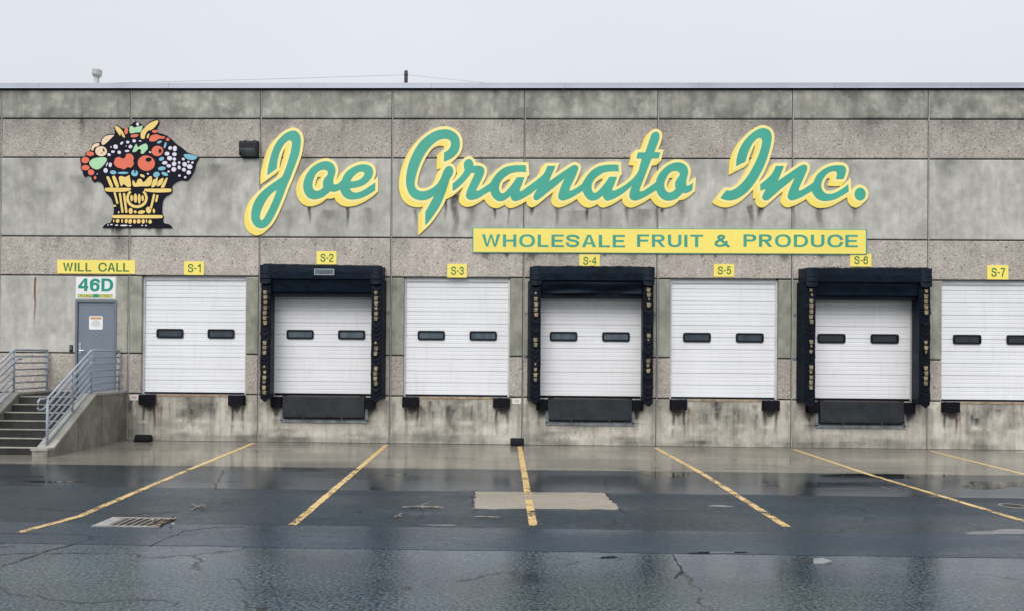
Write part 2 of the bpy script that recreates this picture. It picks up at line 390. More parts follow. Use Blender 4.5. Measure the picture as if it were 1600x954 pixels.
# ------------------------------------------------------------------ ground
def wavy(x0, x1, y, amp, step=.22, seed=0):
    r = np.random.default_rng(seed); n = int((x1-x0)/step); a = np.cumsum(r.normal(0, amp*.35, n+1)); a -= np.linspace(a[0], a[-1], n+1); a = np.clip(a, -amp*2, amp*2)+r.normal(0, amp*.3, n+1)
    return [(x0+(x1-x0)*i/n, y+a[i]) for i in range(n+1)]
def sheet(name, top, bottom, z0, z1, m, kind='structure'):
    """strip between two matching polylines (x, y); top face at z1 with sides down to z0"""
    n = len(top); v = [(p[0], p[1], z1) for p in top]+[(p[0], p[1], z1) for p in bottom]+[(p[0], p[1], z0) for p in bottom]
    f = [(n+i, n+i+1, i+1, i) for i in range(n-1)]+[(2*n+i, 2*n+i+1, n+i+1, n+i) for i in range(n-1)]
    me = bpy.data.meshes.new(name); me.from_pydata(v, [], f); me.update()
    o = link(name, me, m); tag(o, kind=kind); return o
bm = bmesh.new(); bmesh.ops.create_grid(bm, x_segments=1, y_segments=1, size=300)
o = obj('asphalt_lot', bm, M['asphalt_old']); o.location = (12, 0, 0); tag(o, 'wet dark asphalt of the truck yard in front of the docks', kind='structure')
o = sheet('concrete_apron', [(x, .03) for x, _ in wavy(-14, 45, 0, .01)], wavy(-14, 45, -4.25, .012, seed=3), -.004, .004, M['apron']); o['label'] = 'damp tan concrete apron along the foot of the docks'
o = sheet('asphalt_strip', wavy(-14, 45, -4.262, .012, seed=3), wavy(-14, 45, -6.69, .03, seed=4), -.004, .003, M['asphalt_dock']); o['label'] = 'darker smooth wet asphalt strip beside the concrete apron'
o = sheet('asphalt_strip', wavy(-14, 45, -6.695, .03, seed=4), wavy(-14, 45, -9.32, .025, seed=5), -.004, .0026, M['asphalt_mid']); o['label'] = 'rough damp asphalt strip holding the drain grate and the concrete patch'
o = sheet('asphalt_strip', wavy(-14, 45, -9.33, .025, seed=5), wavy(-14, 45, -10.47, .02, seed=6), -.004, .003, M['asphalt_strip']); o['label'] = 'smooth bluish asphalt trench strip across the yard'
def ground_poly(name, pts, z0, z1, m, jitter=.0, sub=1, parent=None):
    q = []
    for i, p in enumerate(pts):
        r_ = pts[(i+1) % len(pts)]
        for k in range(sub):
            t = k/sub; q.append((p[0]+(r_[0]-p[0])*t+random.gauss(0, jitter), p[1]+(r_[1]-p[1])*t+random.gauss(0, jitter)))
    bm = bmesh.new(); a = [bm.verts.new((x, y, z1)) for x, y in q]; b = [bm.verts.new((x, y, z0)) for x, y in q]
    f = bm.faces.new(a)
    if f.calc_area() and sum(q[i][0]*q[(i+1) % len(q)][1]-q[(i+1) % len(q)][0]*q[i][1] for i in range(len(q))) < 0: f.normal_flip()
    for i in range(len(a)):
        j = (i+1) % len(a); bm.faces.new((a[i], b[i], b[j], a[j]))
    bmesh.ops.recalc_face_normals(bm, faces=bm.faces)
    bmesh.ops.triangulate(bm, faces=[f_ for f_ in bm.faces if len(f_.verts) > 4])
    return obj(name, bm, m, parent)
o = ground_poly('concrete_patch', [on_ground(*p) for p in ((742, 767.5), (944, 769.5), (968, 795), (741, 794.5))], -.003, .0045, M['patch'], .018, 16)
tag(o, 'pale rectangular concrete patch let into the asphalt', kind='structure')

def strip_path(px, wd, z, name, label, seed):
    r = np.random.default_rng(seed); pts = [Vector(on_ground(*p)) for p in px]; dense = []
    for a, b in zip(pts, pts[1:]):
        n = max(2, int((b-a).length/.12)); dense += [a+(b-a)*k/n for k in range(n)]
    dense.append(pts[-1]); n = len(dense); L, R_ = [], []
    for i, p in enumerate(dense):
        t = (dense[min(i+1, n-1)]-dense[max(i-1, 0)]).normalized(); nn = Vector((-t.y, t.x))
        L.append(p+nn*(wd/2+r.normal(0, .003))); R_.append(p-nn*(wd/2+r.normal(0, .003)))
    v = [(p.x, p.y, z) for p in L]+[(p.x, p.y, z) for p in R_]; f = [(n+i, n+i+1, i+1, i) for i in range(n-1)]
    me = bpy.data.meshes.new(name); me.from_pydata(v, [], f); me.update()
    o = link(name, me, M['paint']); bm_ = bmesh.new(); bm_.from_mesh(me); bmesh.ops.recalc_face_normals(bm_, faces=bm_.faces)
    if bm_.faces[:][0].normal.z < 0: bmesh.ops.reverse_faces(bm_, faces=bm_.faces)
    bm_.to_mesh(me); bm_.free()
    return tag(o, label, 'line marking', 'worn yellow bay lines in front of the docks')
strip_path([(397, 691.5), (277, 741), (143, 798), (128, 805), (96, 814), (30, 831.5)], .10, .0062, 'bay_line', 'worn yellow bay line that bends past the iron drain grate', 1)
strip_path([(604, 694.5), (452+5, 820)], .10, .0062, 'bay_line', 'worn yellow bay line ending left of the fallen twigs, below the S-2 and S-3 bays', 2)
strip_path([(812, 697), (833, 821)], .10, .0062, 'bay_line', 'chipped yellow bay line crossing the pale concrete patch', 3)
strip_path([(1024, 699), (1100, 741), (1230, 823)], .10, .0062, 'bay_line', 'worn yellow bay line just right of the pale concrete patch', 4)
strip_path([(1240, 701.5), (1352, 739), (1604, 815)], .10, .0062, 'bay_line', 'long yellow bay line running past the round iron cover', 5)
strip_path([(1455, 704.5), (1604, 741.5), (1700, 766)], .10, .0062, 'bay_line', 'yellow bay line starting at the wall between S-6 and S-7', 6)

# ------------------------------------------------------------------ building
BAY = 3.048
Z = dict(g=1.0905, f=2.0185, e=3.8074, d=4.7155, c=6.5524, b=7.4561, a=8.1341)
o = boxo('wall_foot_joint', (-8, 40, -.024, -.001, 0, .0105), M['joint']); tag(o, 'dark gap between the wall and the concrete apron', kind='structure')
bld = empty('warehouse_building', (12, 0, 0), 'long grey precast concrete warehouse with white dock doors', 'building')
# drips: (px, py_top, width_px, length_px, strength)
DRIPS = [(484, 324, 5, 26, .9), (543, 325, 5, 30, .95), (508, 330, 26, 40, .35), (575, 326, 14, 36, .35), (450, 330, 22, 38, .25), (650, 328, 6, 24, .6), (696, 314, 5, 30, .8), (711, 306, 12, 62, .8), (735, 318, 16, 46, .45),
         (773, 325, 5, 18, .95), (795, 327, 4, 26, .6), (830, 325, 7, 12, 1.), (870, 326, 6, 30, .6), (918, 326, 5, 20, .8), (938, 327, 4, 28, .5), (980, 324, 6, 26, .6), (1034, 326, 6, 8, 1.), (1025, 328, 3, 28, .5), (1064, 316, 12, 38, .5), (1000, 328, 30, 28, .35), (900, 330, 40, 28, .3),
         (1173, 322, 9, 36, .75), (1188, 325, 10, 16, .9), (1282, 324, 12, 30, .6), (1334, 320, 8, 30, .55), (1240, 322, 6, 34, .4), (1132, 325, 8, 30, .35), (760, 398, 12, 8, .7), (793, 397, 7, 7, 1.), (833, 397, 18, 12, .8), (875, 397, 10, 12, .4), (944, 397, 6, 6, .9), (990, 397, 14, 12, .4), (1098, 397, 6, 6, .9), (1117, 397, 5, 8, .8), (1184, 397, 6, 6, .7), (1228, 397, 16, 13, .9), (1283, 397, 12, 8, .9), (1040, 397, 14, 10, .45),
         (188, 356, 16, 16, .9), (176, 356, 6, 16, .6), (250, 356, 12, 14, .9), (232, 356, 8, 8, .6), (128, 278, 30, 90, .28), (184, 372, 24, 36, .55), (185, 340, 30, 30, .3), (60, 300, 60, 60, .15), (345, 260, 40, 90, .3), (300, 262, 20, 60, .2)]
DW = []
for px, py, wd, ln, s_ in DRIPS:
    x, z = on_wall(px, py); DW.append((x, z, wd/67/2*1.35, ln/67*1.1, s_*1.5 if s_ < .5 else s_*1.25))
BLOOM, RUST = [], []
for j in range(1, 8):
    X0 = BAY*j
    if j in (2, 4, 6):
        for xx in (X0+.44, X0+2.60): DW.append((xx, .80, .17, .22, .9)); DW.append((xx+.06*random.uniform(-1, 1), .8, .06, .55, .5))
        DW.append((X0+1.5, .52, 1.05, .10, .95)); DW.append((X0+1.5, .44, 1.0, .22, .35)); DW.append((X0+random.uniform(.5, .9), .30, .40, .34, .45)); DW.append((X0+2.4, .2, .5, .3, .25))
        BLOOM.append((X0+1.5, .36, 1.0, .16, .5))
    else:
        for xx in (X0+.49, X0+2.56):
            DW.append((xx, .84, .20, .16, .95)); DW.append((xx-.11, .8, .045, .7, .8)); DW.append((xx+.14, .8, .05, .62, .75)); DW.append((xx+.02, .8, .1, .35, .5))
        DW.append((X0+random.uniform(1.1, 1.9), 1.05, .62, 1.0, .34)); DW.append((X0+random.uniform(1.7, 2.2), .85, .3, .7, .22))
        for k in range(12): DW.append((X0+random.uniform(.75, 2.3), random.uniform(.7, 1.03), random.uniform(.02, .10), random.uniform(.2, .75), random.uniform(.12, .45)))
        for k in range(4): BLOOM.append((X0+.45+.7*k+random.uniform(-.1, .1), .46+random.uniform(-.04, .04), random.uniform(.10, .2), random.uniform(.03, .07), random.uniform(.7, 1.2)))
        RUST.append((X0+.72, .86, .05, .72, .9)); RUST.append((X0+1.15+.4*random.random(), .42, .05, .3, .5)); RUST.append((X0+2.5, .7, .04, .45, .4))
    for k in range(14): DW.append((X0+random.uniform(.05, 3.0), random.uniform(.10, .26), random.uniform(.15, .6), .34, random.uniform(.05, .18)))
    DW.append((X0+.08, .9, .07, .9, .35)); DW.append((X0+2.97, .95, .07, .95, .3))
    BLOOM.append((X0+.2, .55, .12, .3, .5)); BLOOM.append((X0+2.85, .5, .13, .35, .55))
    for k in range(5): BLOOM.append((X0+random.uniform(.2, 2.8), random.uniform(.1, .35), random.uniform(.1, .35), random.uniform(.04, .12), random.uniform(.3, .8)))
xr, zr = on_wall(55, 437); RUST.append((xr, zr, .026, 1.05, 3.0))
DW.append((on_wall(210, 640)[0], 1.0, .16, .95, .75)); BLOOM.append((on_wall(210, 640)[0], .8, .05, .22, 1.1))
for j in range(-2, 10):      # parapet and aggregate grime
    for k in range(7): DW.append((BAY*j+random.uniform(0, BAY), Z['a']-.02, random.uniform(.05, .28), random.uniform(.15, .7), random.uniform(.1, .4)))
    for k in range(8): DW.append((BAY*j+random.uniform(0, BAY), Z['b']+.02, random.uniform(.25, .7), random.uniform(.35, .85), random.uniform(.08, .24)))
    for k in range(2): DW.append((BAY*j+random.uniform(0, BAY), Z['b']-.01, random.uniform(.05, .12), random.uniform(.3, .6), random.uniform(.2, .45)))
    for k in range(6): BLOOM.append((BAY*j+random.uniform(0, BAY), random.uniform(Z['b']+.1, Z['a']-.1), random.uniform(.05, .2), random.uniform(.05, .2), random.uniform(.1, .35)))
    for k in range(5): DW.append((BAY*j+random.uniform(0, BAY), Z['c']-.03, random.uniform(.06, .35), random.uniform(.3, 1.5), random.uniform(.08, .3)))
    for k in range(3): DW.append((BAY*j+random.uniform(0, BAY), Z['d']-.02, random.uniform(.05, .2), random.uniform(.1, .45), random.uniform(.1, .35)))
DW_, BL_, RU_ = np.array(DW), np.array(BLOOM), np.array(RUST)
def drip_field(A, X, Zz, x0, x1, z0, z1):
    out = np.zeros(X.shape)
    for x, z, wd, ln, s_ in A:
        if x+wd*2 < x0 or x-wd*2 > x1 or z < z0 or z-ln > z1+.2: continue
        t = (z-Zz)/ln
        a = np.clip(t/.06+1, 0, 1)*np.clip(1-t, 0, 1)**.7*(t > -.06)
        wob = .25*wd*np.sin(Zz*9+x*13)
        d = np.abs(X-x-wob)/(wd*(1-.35*np.clip(t, 0, 1)))
        out = np.maximum(out, s_*a*np.clip(1.5-d*1.5, 0, 1)**.8*1.0) if s_ > .5 and wd < .13 else out+s_*a*np.exp(-d*d*1.6)
    return out
def blob_field(A, X, Zz, x0, x1, z0, z1):
    out = np.zeros(X.shape)
    for x, z, rx, rz, s_ in A:
        if x+rx*2 < x0 or x-rx*2 > x1 or z+rz*2 < z0 or z-rz*2 > z1: continue
        out += s_*np.exp(-((X-x)/rx)**2-((Zz-z)/rz)**2)
    return out
def panel(x0, x1, z0, z1, m, y0=0.0, th=.036, ch=(1, 1, 1, 1), tone=1.0, dx=.06, dz=.07, gh=.015, gv=.019, name='wall_panel', parent=None, c=.014):
    """precast panel with chamfered edges: ch = left, right, bottom, top"""
    x0 += gv*ch[0]; x1 -= gv*ch[1]; z0 += gh*ch[2]; z1 -= gh*ch[3]
    nx = max(2, int((x1-x0)/dx)); nz = max(2, int((z1-z0)/dz))
    xs = np.concatenate(([x0, x0], np.linspace(x0+c*ch[0], x1-c*ch[1], nx+1), [x1, x1])); zs = np.concatenate(([z0, z0], np.linspace(z0+c*ch[2], z1-c*ch[3], nz+1), [z1, z1]))
    ys = lambda i, n, a, b: th if i in (0, n-1) else 0.0
    X, ZZ = np.meshgrid(xs, zs, indexing='ij'); Y = np.full(X.shape, y0)
    Y[1, :] += c*.8*ch[0]; Y[-2, :] += c*.8*ch[1]
    Y[:, 1] = np.maximum(Y[:, 1], y0+c*.8*ch[2]); Y[:, -2] = np.maximum(Y[:, -2], y0+c*.8*ch[3])
    Y[0, :] = y0+th; Y[-1, :] = y0+th; Y[:, 0] = y0+th; Y[:, -1] = y0+th
    nX, nZ = X.shape
    co = np.stack([X, Y, ZZ], -1).reshape(-1, 3)
    idx = np.arange(nX*nZ).reshape(nX, nZ)
    f = np.stack([idx[:-1, :-1], idx[1:, :-1], idx[1:, 1:], idx[:-1, 1:]], -1).reshape(-1, 4)
    me = bpy.data.meshes.new(name); me.from_pydata(co.tolist(), [], f.tolist()); me.update()
    for an, fld in (('stain', drip_field(DW_, X, ZZ, x0, x1, z0, z1)), ('bloom', blob_field(BL_, X, ZZ, x0, x1, z0, z1)), ('rust', drip_field(RU_, X, ZZ, x0, x1, z0, z1)), ('tone', np.full(X.shape, tone))):
        at = me.attributes.new(an, 'FLOAT', 'POINT'); at.data.foreach_set('value', fld.reshape(-1).astype(np.float32))
    return link(name, me, m, parent if parent is not None else bld)
def tone(a=.06): return 1+random.uniform(-a, a)
OPX = (.30, 2.745)                                          # dock opening inside a bay
DX0, DX1, DZ1 = 1.80, 2.775, 3.235                          # entrance door opening
DOCK = set(range(1, 8))
for j in range(-2, 10):
    X0, X1 = BAY*j, BAY*(j+1)
    panel(X0, X1, Z['b'], Z['a'], M['parapet'], tone=tone())
    panel(X0, X1, Z['c'], Z['b'], M['agg'], tone=tone())
    panel(X0, X1, Z['d'], Z['c'], M['smooth'], tone=tone(.05), dx=.025, dz=.04)
    panel(X0, X1, Z['e'], Z['d'], M['agg'], tone=tone()*1.04, dx=.03)
    panel(X0, X1, 0, Z['g'], M['base'], tone=tone(), dx=.025, dz=.03, ch=(1, 1, 0, 1))
    if j in DOCK:
        for a, b, c_ in ((X0, X0+OPX[0], (1, 0, 1, 1)), (X0+OPX[1], X1, (0, 1, 1, 1))):
            panel(a, b, Z['f'], Z['e'], M['jamb'], tone=tone(), ch=c_, th=.15); panel(a, b, Z['g'], Z['f'], M['agg'], tone=tone()*.95, ch=c_, th=.15)
    elif j == 0:
        t = tone()
        panel(X0, X0+DX0, Z['f'], Z['e'], M['smooth'], tone=t, ch=(1, 0, 1, 1), th=.15, dx=.02); panel(X0+DX1, X1, Z['f'], Z['e'], M['jamb'], tone=t*1.06, ch=(0, 1, 1, 1), th=.15)
        panel(X0+DX0, X0+DX1, DZ1, Z['e'], M['smooth'], tone=t, ch=(0, 0, 0, 1), th=.15)
        panel(X0, X0+DX0, Z['g'], Z['f'], M['agg'], tone=1.03, ch=(1, 0, 1, 1), th=.15); panel(X0+DX1, X1, Z['g'], Z['f'], M['agg'], tone=.97, ch=(0, 1, 1, 1), th=.15)
    else:
        panel(X0, X1, Z['f'], Z['e'], M['smooth'], tone=tone()); panel(X0, X1, Z['g'], Z['f'], M['agg'], tone=tone())
    # structural wall behind the panels
    bm = bmesh.new(); e_ = .004
    box(bm, X0, X1, .032, .3, Z['e']+.012, Z['a'])
    box(bm, X0, X1, .032, .3, 0, Z['g']-.012)
    if j in DOCK: spans = ((X0, X0+OPX[0]-e_), (X0+OPX[1]+e_, X1))
    elif j == 0: spans = ((X0, X0+DX0-e_), (X0+DX1+e_, X1))
    else: spans = ((X0, X1),)
    for a, b in spans: box(bm, a, b, .034, .3, Z['g']-.02, Z['e']+.02)
    if j == 0: box(bm, X0+DX0-e_, X0+DX1+e_, .036, .3, DZ1+e_, Z['e']+.02)
    obj('wall_backing', bm, M['joint'], bld)
    boxo('joint_sealant', (X0-.003, X0+.013, .003, .04, 0.0, Z['a']-.01), M['seal'], bld)
    # metal coping in lengths
    bm = bmesh.new(); cx0, cx1 = X0+.9+.002, X1+.9-.002
    prof = [(-.075, Z['a']+.012), (-.062, Z['a']+.03), (-.062, Z['a']+.135), (.33, Z['a']+.15), (.33, Z['a']+.012), (.28, Z['a']+.012), (.28, Z['a']+.10), (-.05, Z['a']+.10), (-.05, Z['a']+.012)]
    a = [bm.verts.new((cx0, y, z)) for y, z in prof]; b = [bm.verts.new((cx1, y, z)) for y, z in prof]
    for i in range(len(a)): k = (i+1) % len(a); bm.faces.new((a[i], a[k], b[k], b[i]))
    bm.faces.new(a); bm.faces.new(b[::-1]); bmesh.ops.recalc_face_normals(bm, faces=bm.faces)
    obj('coping', bm, M['coping'], bld)
xa, xb = -2*BAY, 10*BAY
boxo('roof', (xa, xb, .3, 40, 7.5, 7.7), M['roof'], bld)
bm = bmesh.new(); box(bm, xa, xa+.25, .3, 40, 0, Z['a']); box(bm, xb-.25, xb, .3, 40, 0, Z['a']); box(bm, xa+.25, xb-.25, 39.75, 40, 0, Z['a']); obj('side_wall', bm, M['joint'], bld)
boxo('interior_backdrop', (xa+.25, xb-.25, .62, .66, 0, 7.5), M['joint'], bld)

# ------------------------------------------------------------------ sectional dock doors
def door_section(h, w_, top=False):
    """ribbed sheet steel section, profile swept along x"""
    pts = [(0.0, .030), (.006, .0)]
    def groove(zc, d, hw): pts.extend([(zc-hw, 0), (zc-hw*.35, d), (zc+hw*.35, d), (zc+hw, 0)])
    for fr, d, hw in ((.165, .007, .011), (.33, .007, .011), (.5, .022, .013), (.665, .007, .011), (.83, .007, .011)): groove(h*fr, d, hw)
    pts += [(h-.006, 0), (h, .030)]
    prof = [(y, z) for z, y in pts]
    back = [(.05, h), (.05, 0)]
    prof += back
    bm = bmesh.new(); a = [bm.verts.new((0, y, z)) for y, z in prof]; b = [bm.verts.new((w_, y, z)) for y, z in prof]
    for i in range(len(a)): k = (i+1) % len(a); bm.faces.new((a[i], b[i], b[k], a[k]))
    bm.faces.new(a); bm.faces.new(b[::-1]); bmesh.ops.recalc_face_normals(bm, faces=bm.faces)
    me = bpy.data.meshes.new('door_section'); bm.to_mesh(me); bm.free(); me.materials.append(M['door_white']); return me
DW_IN = OPX[1]-OPX[0]-.06
SECH = (Z['e']+.05-(Z['g']+.035))/5
SEC = door_section(SECH, DW_IN)
def rrect(x0, x1, z0, z1, r, n=5):
    p = []
    for cx_, cz_, a0 in ((x1-r, z1-r, 0), (x0+r, z1-r, 90), (x0+r, z0+r, 180), (x1-r, z0+r, 270)):
        for k in range(n+1): t = math.radians(a0+90*k/n); p.append((cx_+r*math.cos(t), cz_+r*math.sin(t)))
    return p
PANES = {1: 'pane_mid', 2: 'pane_grey', 3: 'pane_grey', 4: 'pane_grey', 5: 'pane_mid', 6: 'pane_dark', 7: 'pane_dark'}
WIN_Z = {1: 2.445, 2: 2.445, 3: 2.445, 4: 2.445, 5: 2.445, 6: 2.445, 7: 2.445}
for j in DOCK:
    X0 = BAY*j; yd = .125
    d = empty('dock_door', (X0+1.52, yd, Z['g'])); d.parent = bld; d.location = Vector((X0+1.52, yd, Z['g']))-bld.location
    d['label'] = f'white ribbed sectional dock door under the S-{j} sign'
    for k in range(5):
        o = link('door_section', SEC, None, d, (X0+OPX[0]+.03, yd, Z['g']+.035+k*SECH))
    bm = bmesh.new(); box(bm, X0+OPX[0]+.03, X0+OPX[1]-.03, yd+.005, yd+.045, Z['g']-.015, Z['g']+.034); obj('bottom_seal', bm, M['rubber'], d)
    for s_ in (0, 1):
        xj = X0+OPX[s_]; bm = bmesh.new()
        box(bm, *((xj+.003, xj+.045) if s_ == 0 else (xj-.045, xj-.003)), yd-.035, yd-.004, Z['g'], Z['e']-.02); obj('jamb_trim', bm, M['door_trim'], d)
    boxo('head_seal', (X0+OPX[0]+.05, X0+OPX[1]-.05, yd-.03, yd-.003, Z['e']-.09, Z['e']-.02), M['door_trim'], d)
    zc = on_wall(304, 520.5, yd)[1]
    for xc in (.93, 2.13):
        fx0, fx1, fz0, fz1 = X0+xc-.315, X0+xc+.315, zc-.108, zc+.108
        plate('window_frame', [rrect(fx0, fx1, fz0, fz1, .05), rrect(fx0+.042, fx1-.042, fz0+.042, fz1-.042, .02)[::-1]], yd-.026, yd+.012, M['win_frame'], d)
        plate('window_pane', [rrect(fx0+.03, fx1-.03, fz0+.03, fz1-.03, .02)], yd-.008, yd-.002, M[PANES[j]], d)

# ------------------------------------------------------------------ entrance door
ed = empty('entrance_door', (0, 0, 0)); ed.parent = bld; ed.location = Vector((2.29, .0, Z['g']))-bld.location; ed['label'] = 'blue-grey steel entrance door at the top of the stair'
bm = bmesh.new(); fw_ = .055
zf = Z['g']+.004
box(bm, DX0+.003, DX0+fw_, -.012, .12, zf, DZ1-fw_); box(bm, DX1-fw_, DX1-.003, -.012, .12, zf, DZ1-fw_); box(bm, DX0+.003, DX1-.003, -.012, .12, DZ1-fw_, DZ1-.003)
obj('door_frame', bm, M['frame_blue'], ed)
boxo('door_leaf', (DX0+fw_+.006, DX1-fw_-.006, .022, .066, zf+.012, DZ1-fw_-.006), M['door_blue'], ed, .003)
boxo('threshold', (DX0+fw_, DX1-fw_, .0, .12, zf-.004, zf+.008), M['worn'], ed)
for zz in (1.32, 2.12, 2.98):
    bm = bmesh.new(); tube(bm, [(DX1-fw_-.003, .012, zz), (DX1-fw_-.003, .012, zz+.115)], .011, 8); obj('hinge', bm, M['win_frame'], ed)
bm = bmesh.new(); box(bm, DX0+.085, DX0+.135, .008, .024, 2.0, 2.26, .004); obj('lock_plate', bm, M['chrome'], ed)
bm = bmesh.new(); tube(bm, [(DX0+.11, .01, 2.08), (DX0+.11, -.035, 2.08), (DX0+.125, -.045, 2.08), (DX0+.235, -.045, 2.08)], .012, 8); obj('lever_handle', bm, M['chrome'], ed)
bm = bmesh.new(); tube(bm, [(DX0+.11, .01, 2.22), (DX0+.11, -.02, 2.22)], .021, 12); obj('lock_cylinder', bm, M['chrome'], ed)

# ------------------------------------------------------------------ drawn sans-serif lettering
RES = 3.0
def raster(loops, ox, oy, w_, h_, res=None):
    res = res or RES
    mask = np.zeros((h_, w_), bool); E0 = []
    for l in loops:
        q = np.array([[(p[0]-ox)*res, (p[1]-oy)*res] for p in l]); E0.append(np.stack([q, np.roll(q, -1, 0)], 1))
    E0 = np.concatenate(E0)
    for r_ in range(max(0, int(E0[..., 1].min())-1), min(h_, int(E0[..., 1].max())+2)):
        y = r_+.5; a, b = E0[:, 0], E0[:, 1]
        k = (a[:, 1] <= y) != (b[:, 1] <= y)
        if not k.any(): continue
        a, b = a[k], b[k]; xs = np.sort(a[:, 0]+(y-a[:, 1])*(b[:, 0]-a[:, 0])/(b[:, 1]-a[:, 1]))
        for i in range(0, len(xs)-1, 2):
            i0, i1 = int(np.ceil(xs[i]-.5)), int(np.ceil(xs[i+1]-.5)); mask[r_, max(0, i0):max(0, i1)] = True
    return mask
def contours(m_, ox, oy, tol=.10, minlen=24, res=None):
    res = res or RES
    g = np.pad(m_.astype(float), 3)
    for ax in (0, 1):
        for _ in range(2): g = (np.roll(g, 1, ax)+2*g+np.roll(g, -1, ax))/4
    b = g > .5; seg = {}
    code = b[:-1, :-1]*8+b[:-1, 1:]*4+b[1:, 1:]*2+b[1:, :-1]*1
    def ip(e, r_, c_):
        if e == 'T': a, d_ = g[r_, c_], g[r_, c_+1]; return ('h', r_, c_), (c_+(.5-a)/(d_-a), r_)
        if e == 'B': a, d_ = g[r_+1, c_], g[r_+1, c_+1]; return ('h', r_+1, c_), (c_+(.5-a)/(d_-a), r_+1)
        if e == 'L': a, d_ = g[r_, c_], g[r_+1, c_]; return ('v', r_, c_), (c_, r_+(.5-a)/(d_-a))
        a, d_ = g[r_, c_+1], g[r_+1, c_+1]; return ('v', r_, c_+1), (c_+1, r_+(.5-a)/(d_-a))
    T = {1: ['LB'], 2: ['BR'], 3: ['LR'], 4: ['RT'], 5: ['LT', 'RB'], 6: ['BT'], 7: ['LT'], 8: ['TL'], 9: ['TB'], 10: ['TR', 'BL'], 11: ['TR'], 12: ['RL'], 13: ['RB'], 14: ['BL']}
    pt = {}
    for r_, c_ in np.argwhere((code > 0) & (code < 15)):
        for s_ in T[int(code[r_, c_])]:
            k0, p0 = ip(s_[0], r_, c_); k1, p1 = ip(s_[1], r_, c_); seg[k0] = k1; pt[k0] = p0; pt[k1] = p1
    out = []; used = set()
    for k in list(seg):
        if k in used: continue
        l = []; q = k
        while q in seg and q not in used: used.add(q); l.append(pt[q]); q = seg[q]
        if len(l) < minlen: continue
        A = np.array(l); A = np.column_stack([(A[:, 0]-3+.5)/res+ox, (A[:, 1]-3+.5)/res+oy])
        keep = np.zeros(len(A), bool); far = int(np.argmax(((A-A[0])**2).sum(1))); keep[[0, far]] = True
        stack = [(0, far), (far, len(A))]; AA = np.vstack([A, A[:1]])
        while stack:
            i0, i1 = stack.pop()
            if i1-i0 < 2: continue
            d_ = AA[i1]-AA[i0]; L = np.hypot(*d_)+1e-9; v = AA[i0+1:i1]-AA[i0]; dist = np.abs(v[:, 0]*d_[1]-v[:, 1]*d_[0])/L
            m2 = int(np.argmax(dist))
            if dist[m2] > tol: keep[i0+1+m2] = True; stack += [(i0, i0+1+m2), (i0+1+m2, i1)]
        out.append([tuple(p) for p in A[keep]])
    return out
def inpoly(p, l):
    r_ = False
    for i in range(len(l)):
        a, b = l[i], l[(i+1) % len(l)]
        if (a[1] > p[1]) != (b[1] > p[1]) and p[0] < a[0]+(p[1]-a[1])*(b[0]-a[0])/(b[1]-a[1]): r_ = not r_
    return r_
GRES = 110
GCACHE = {}
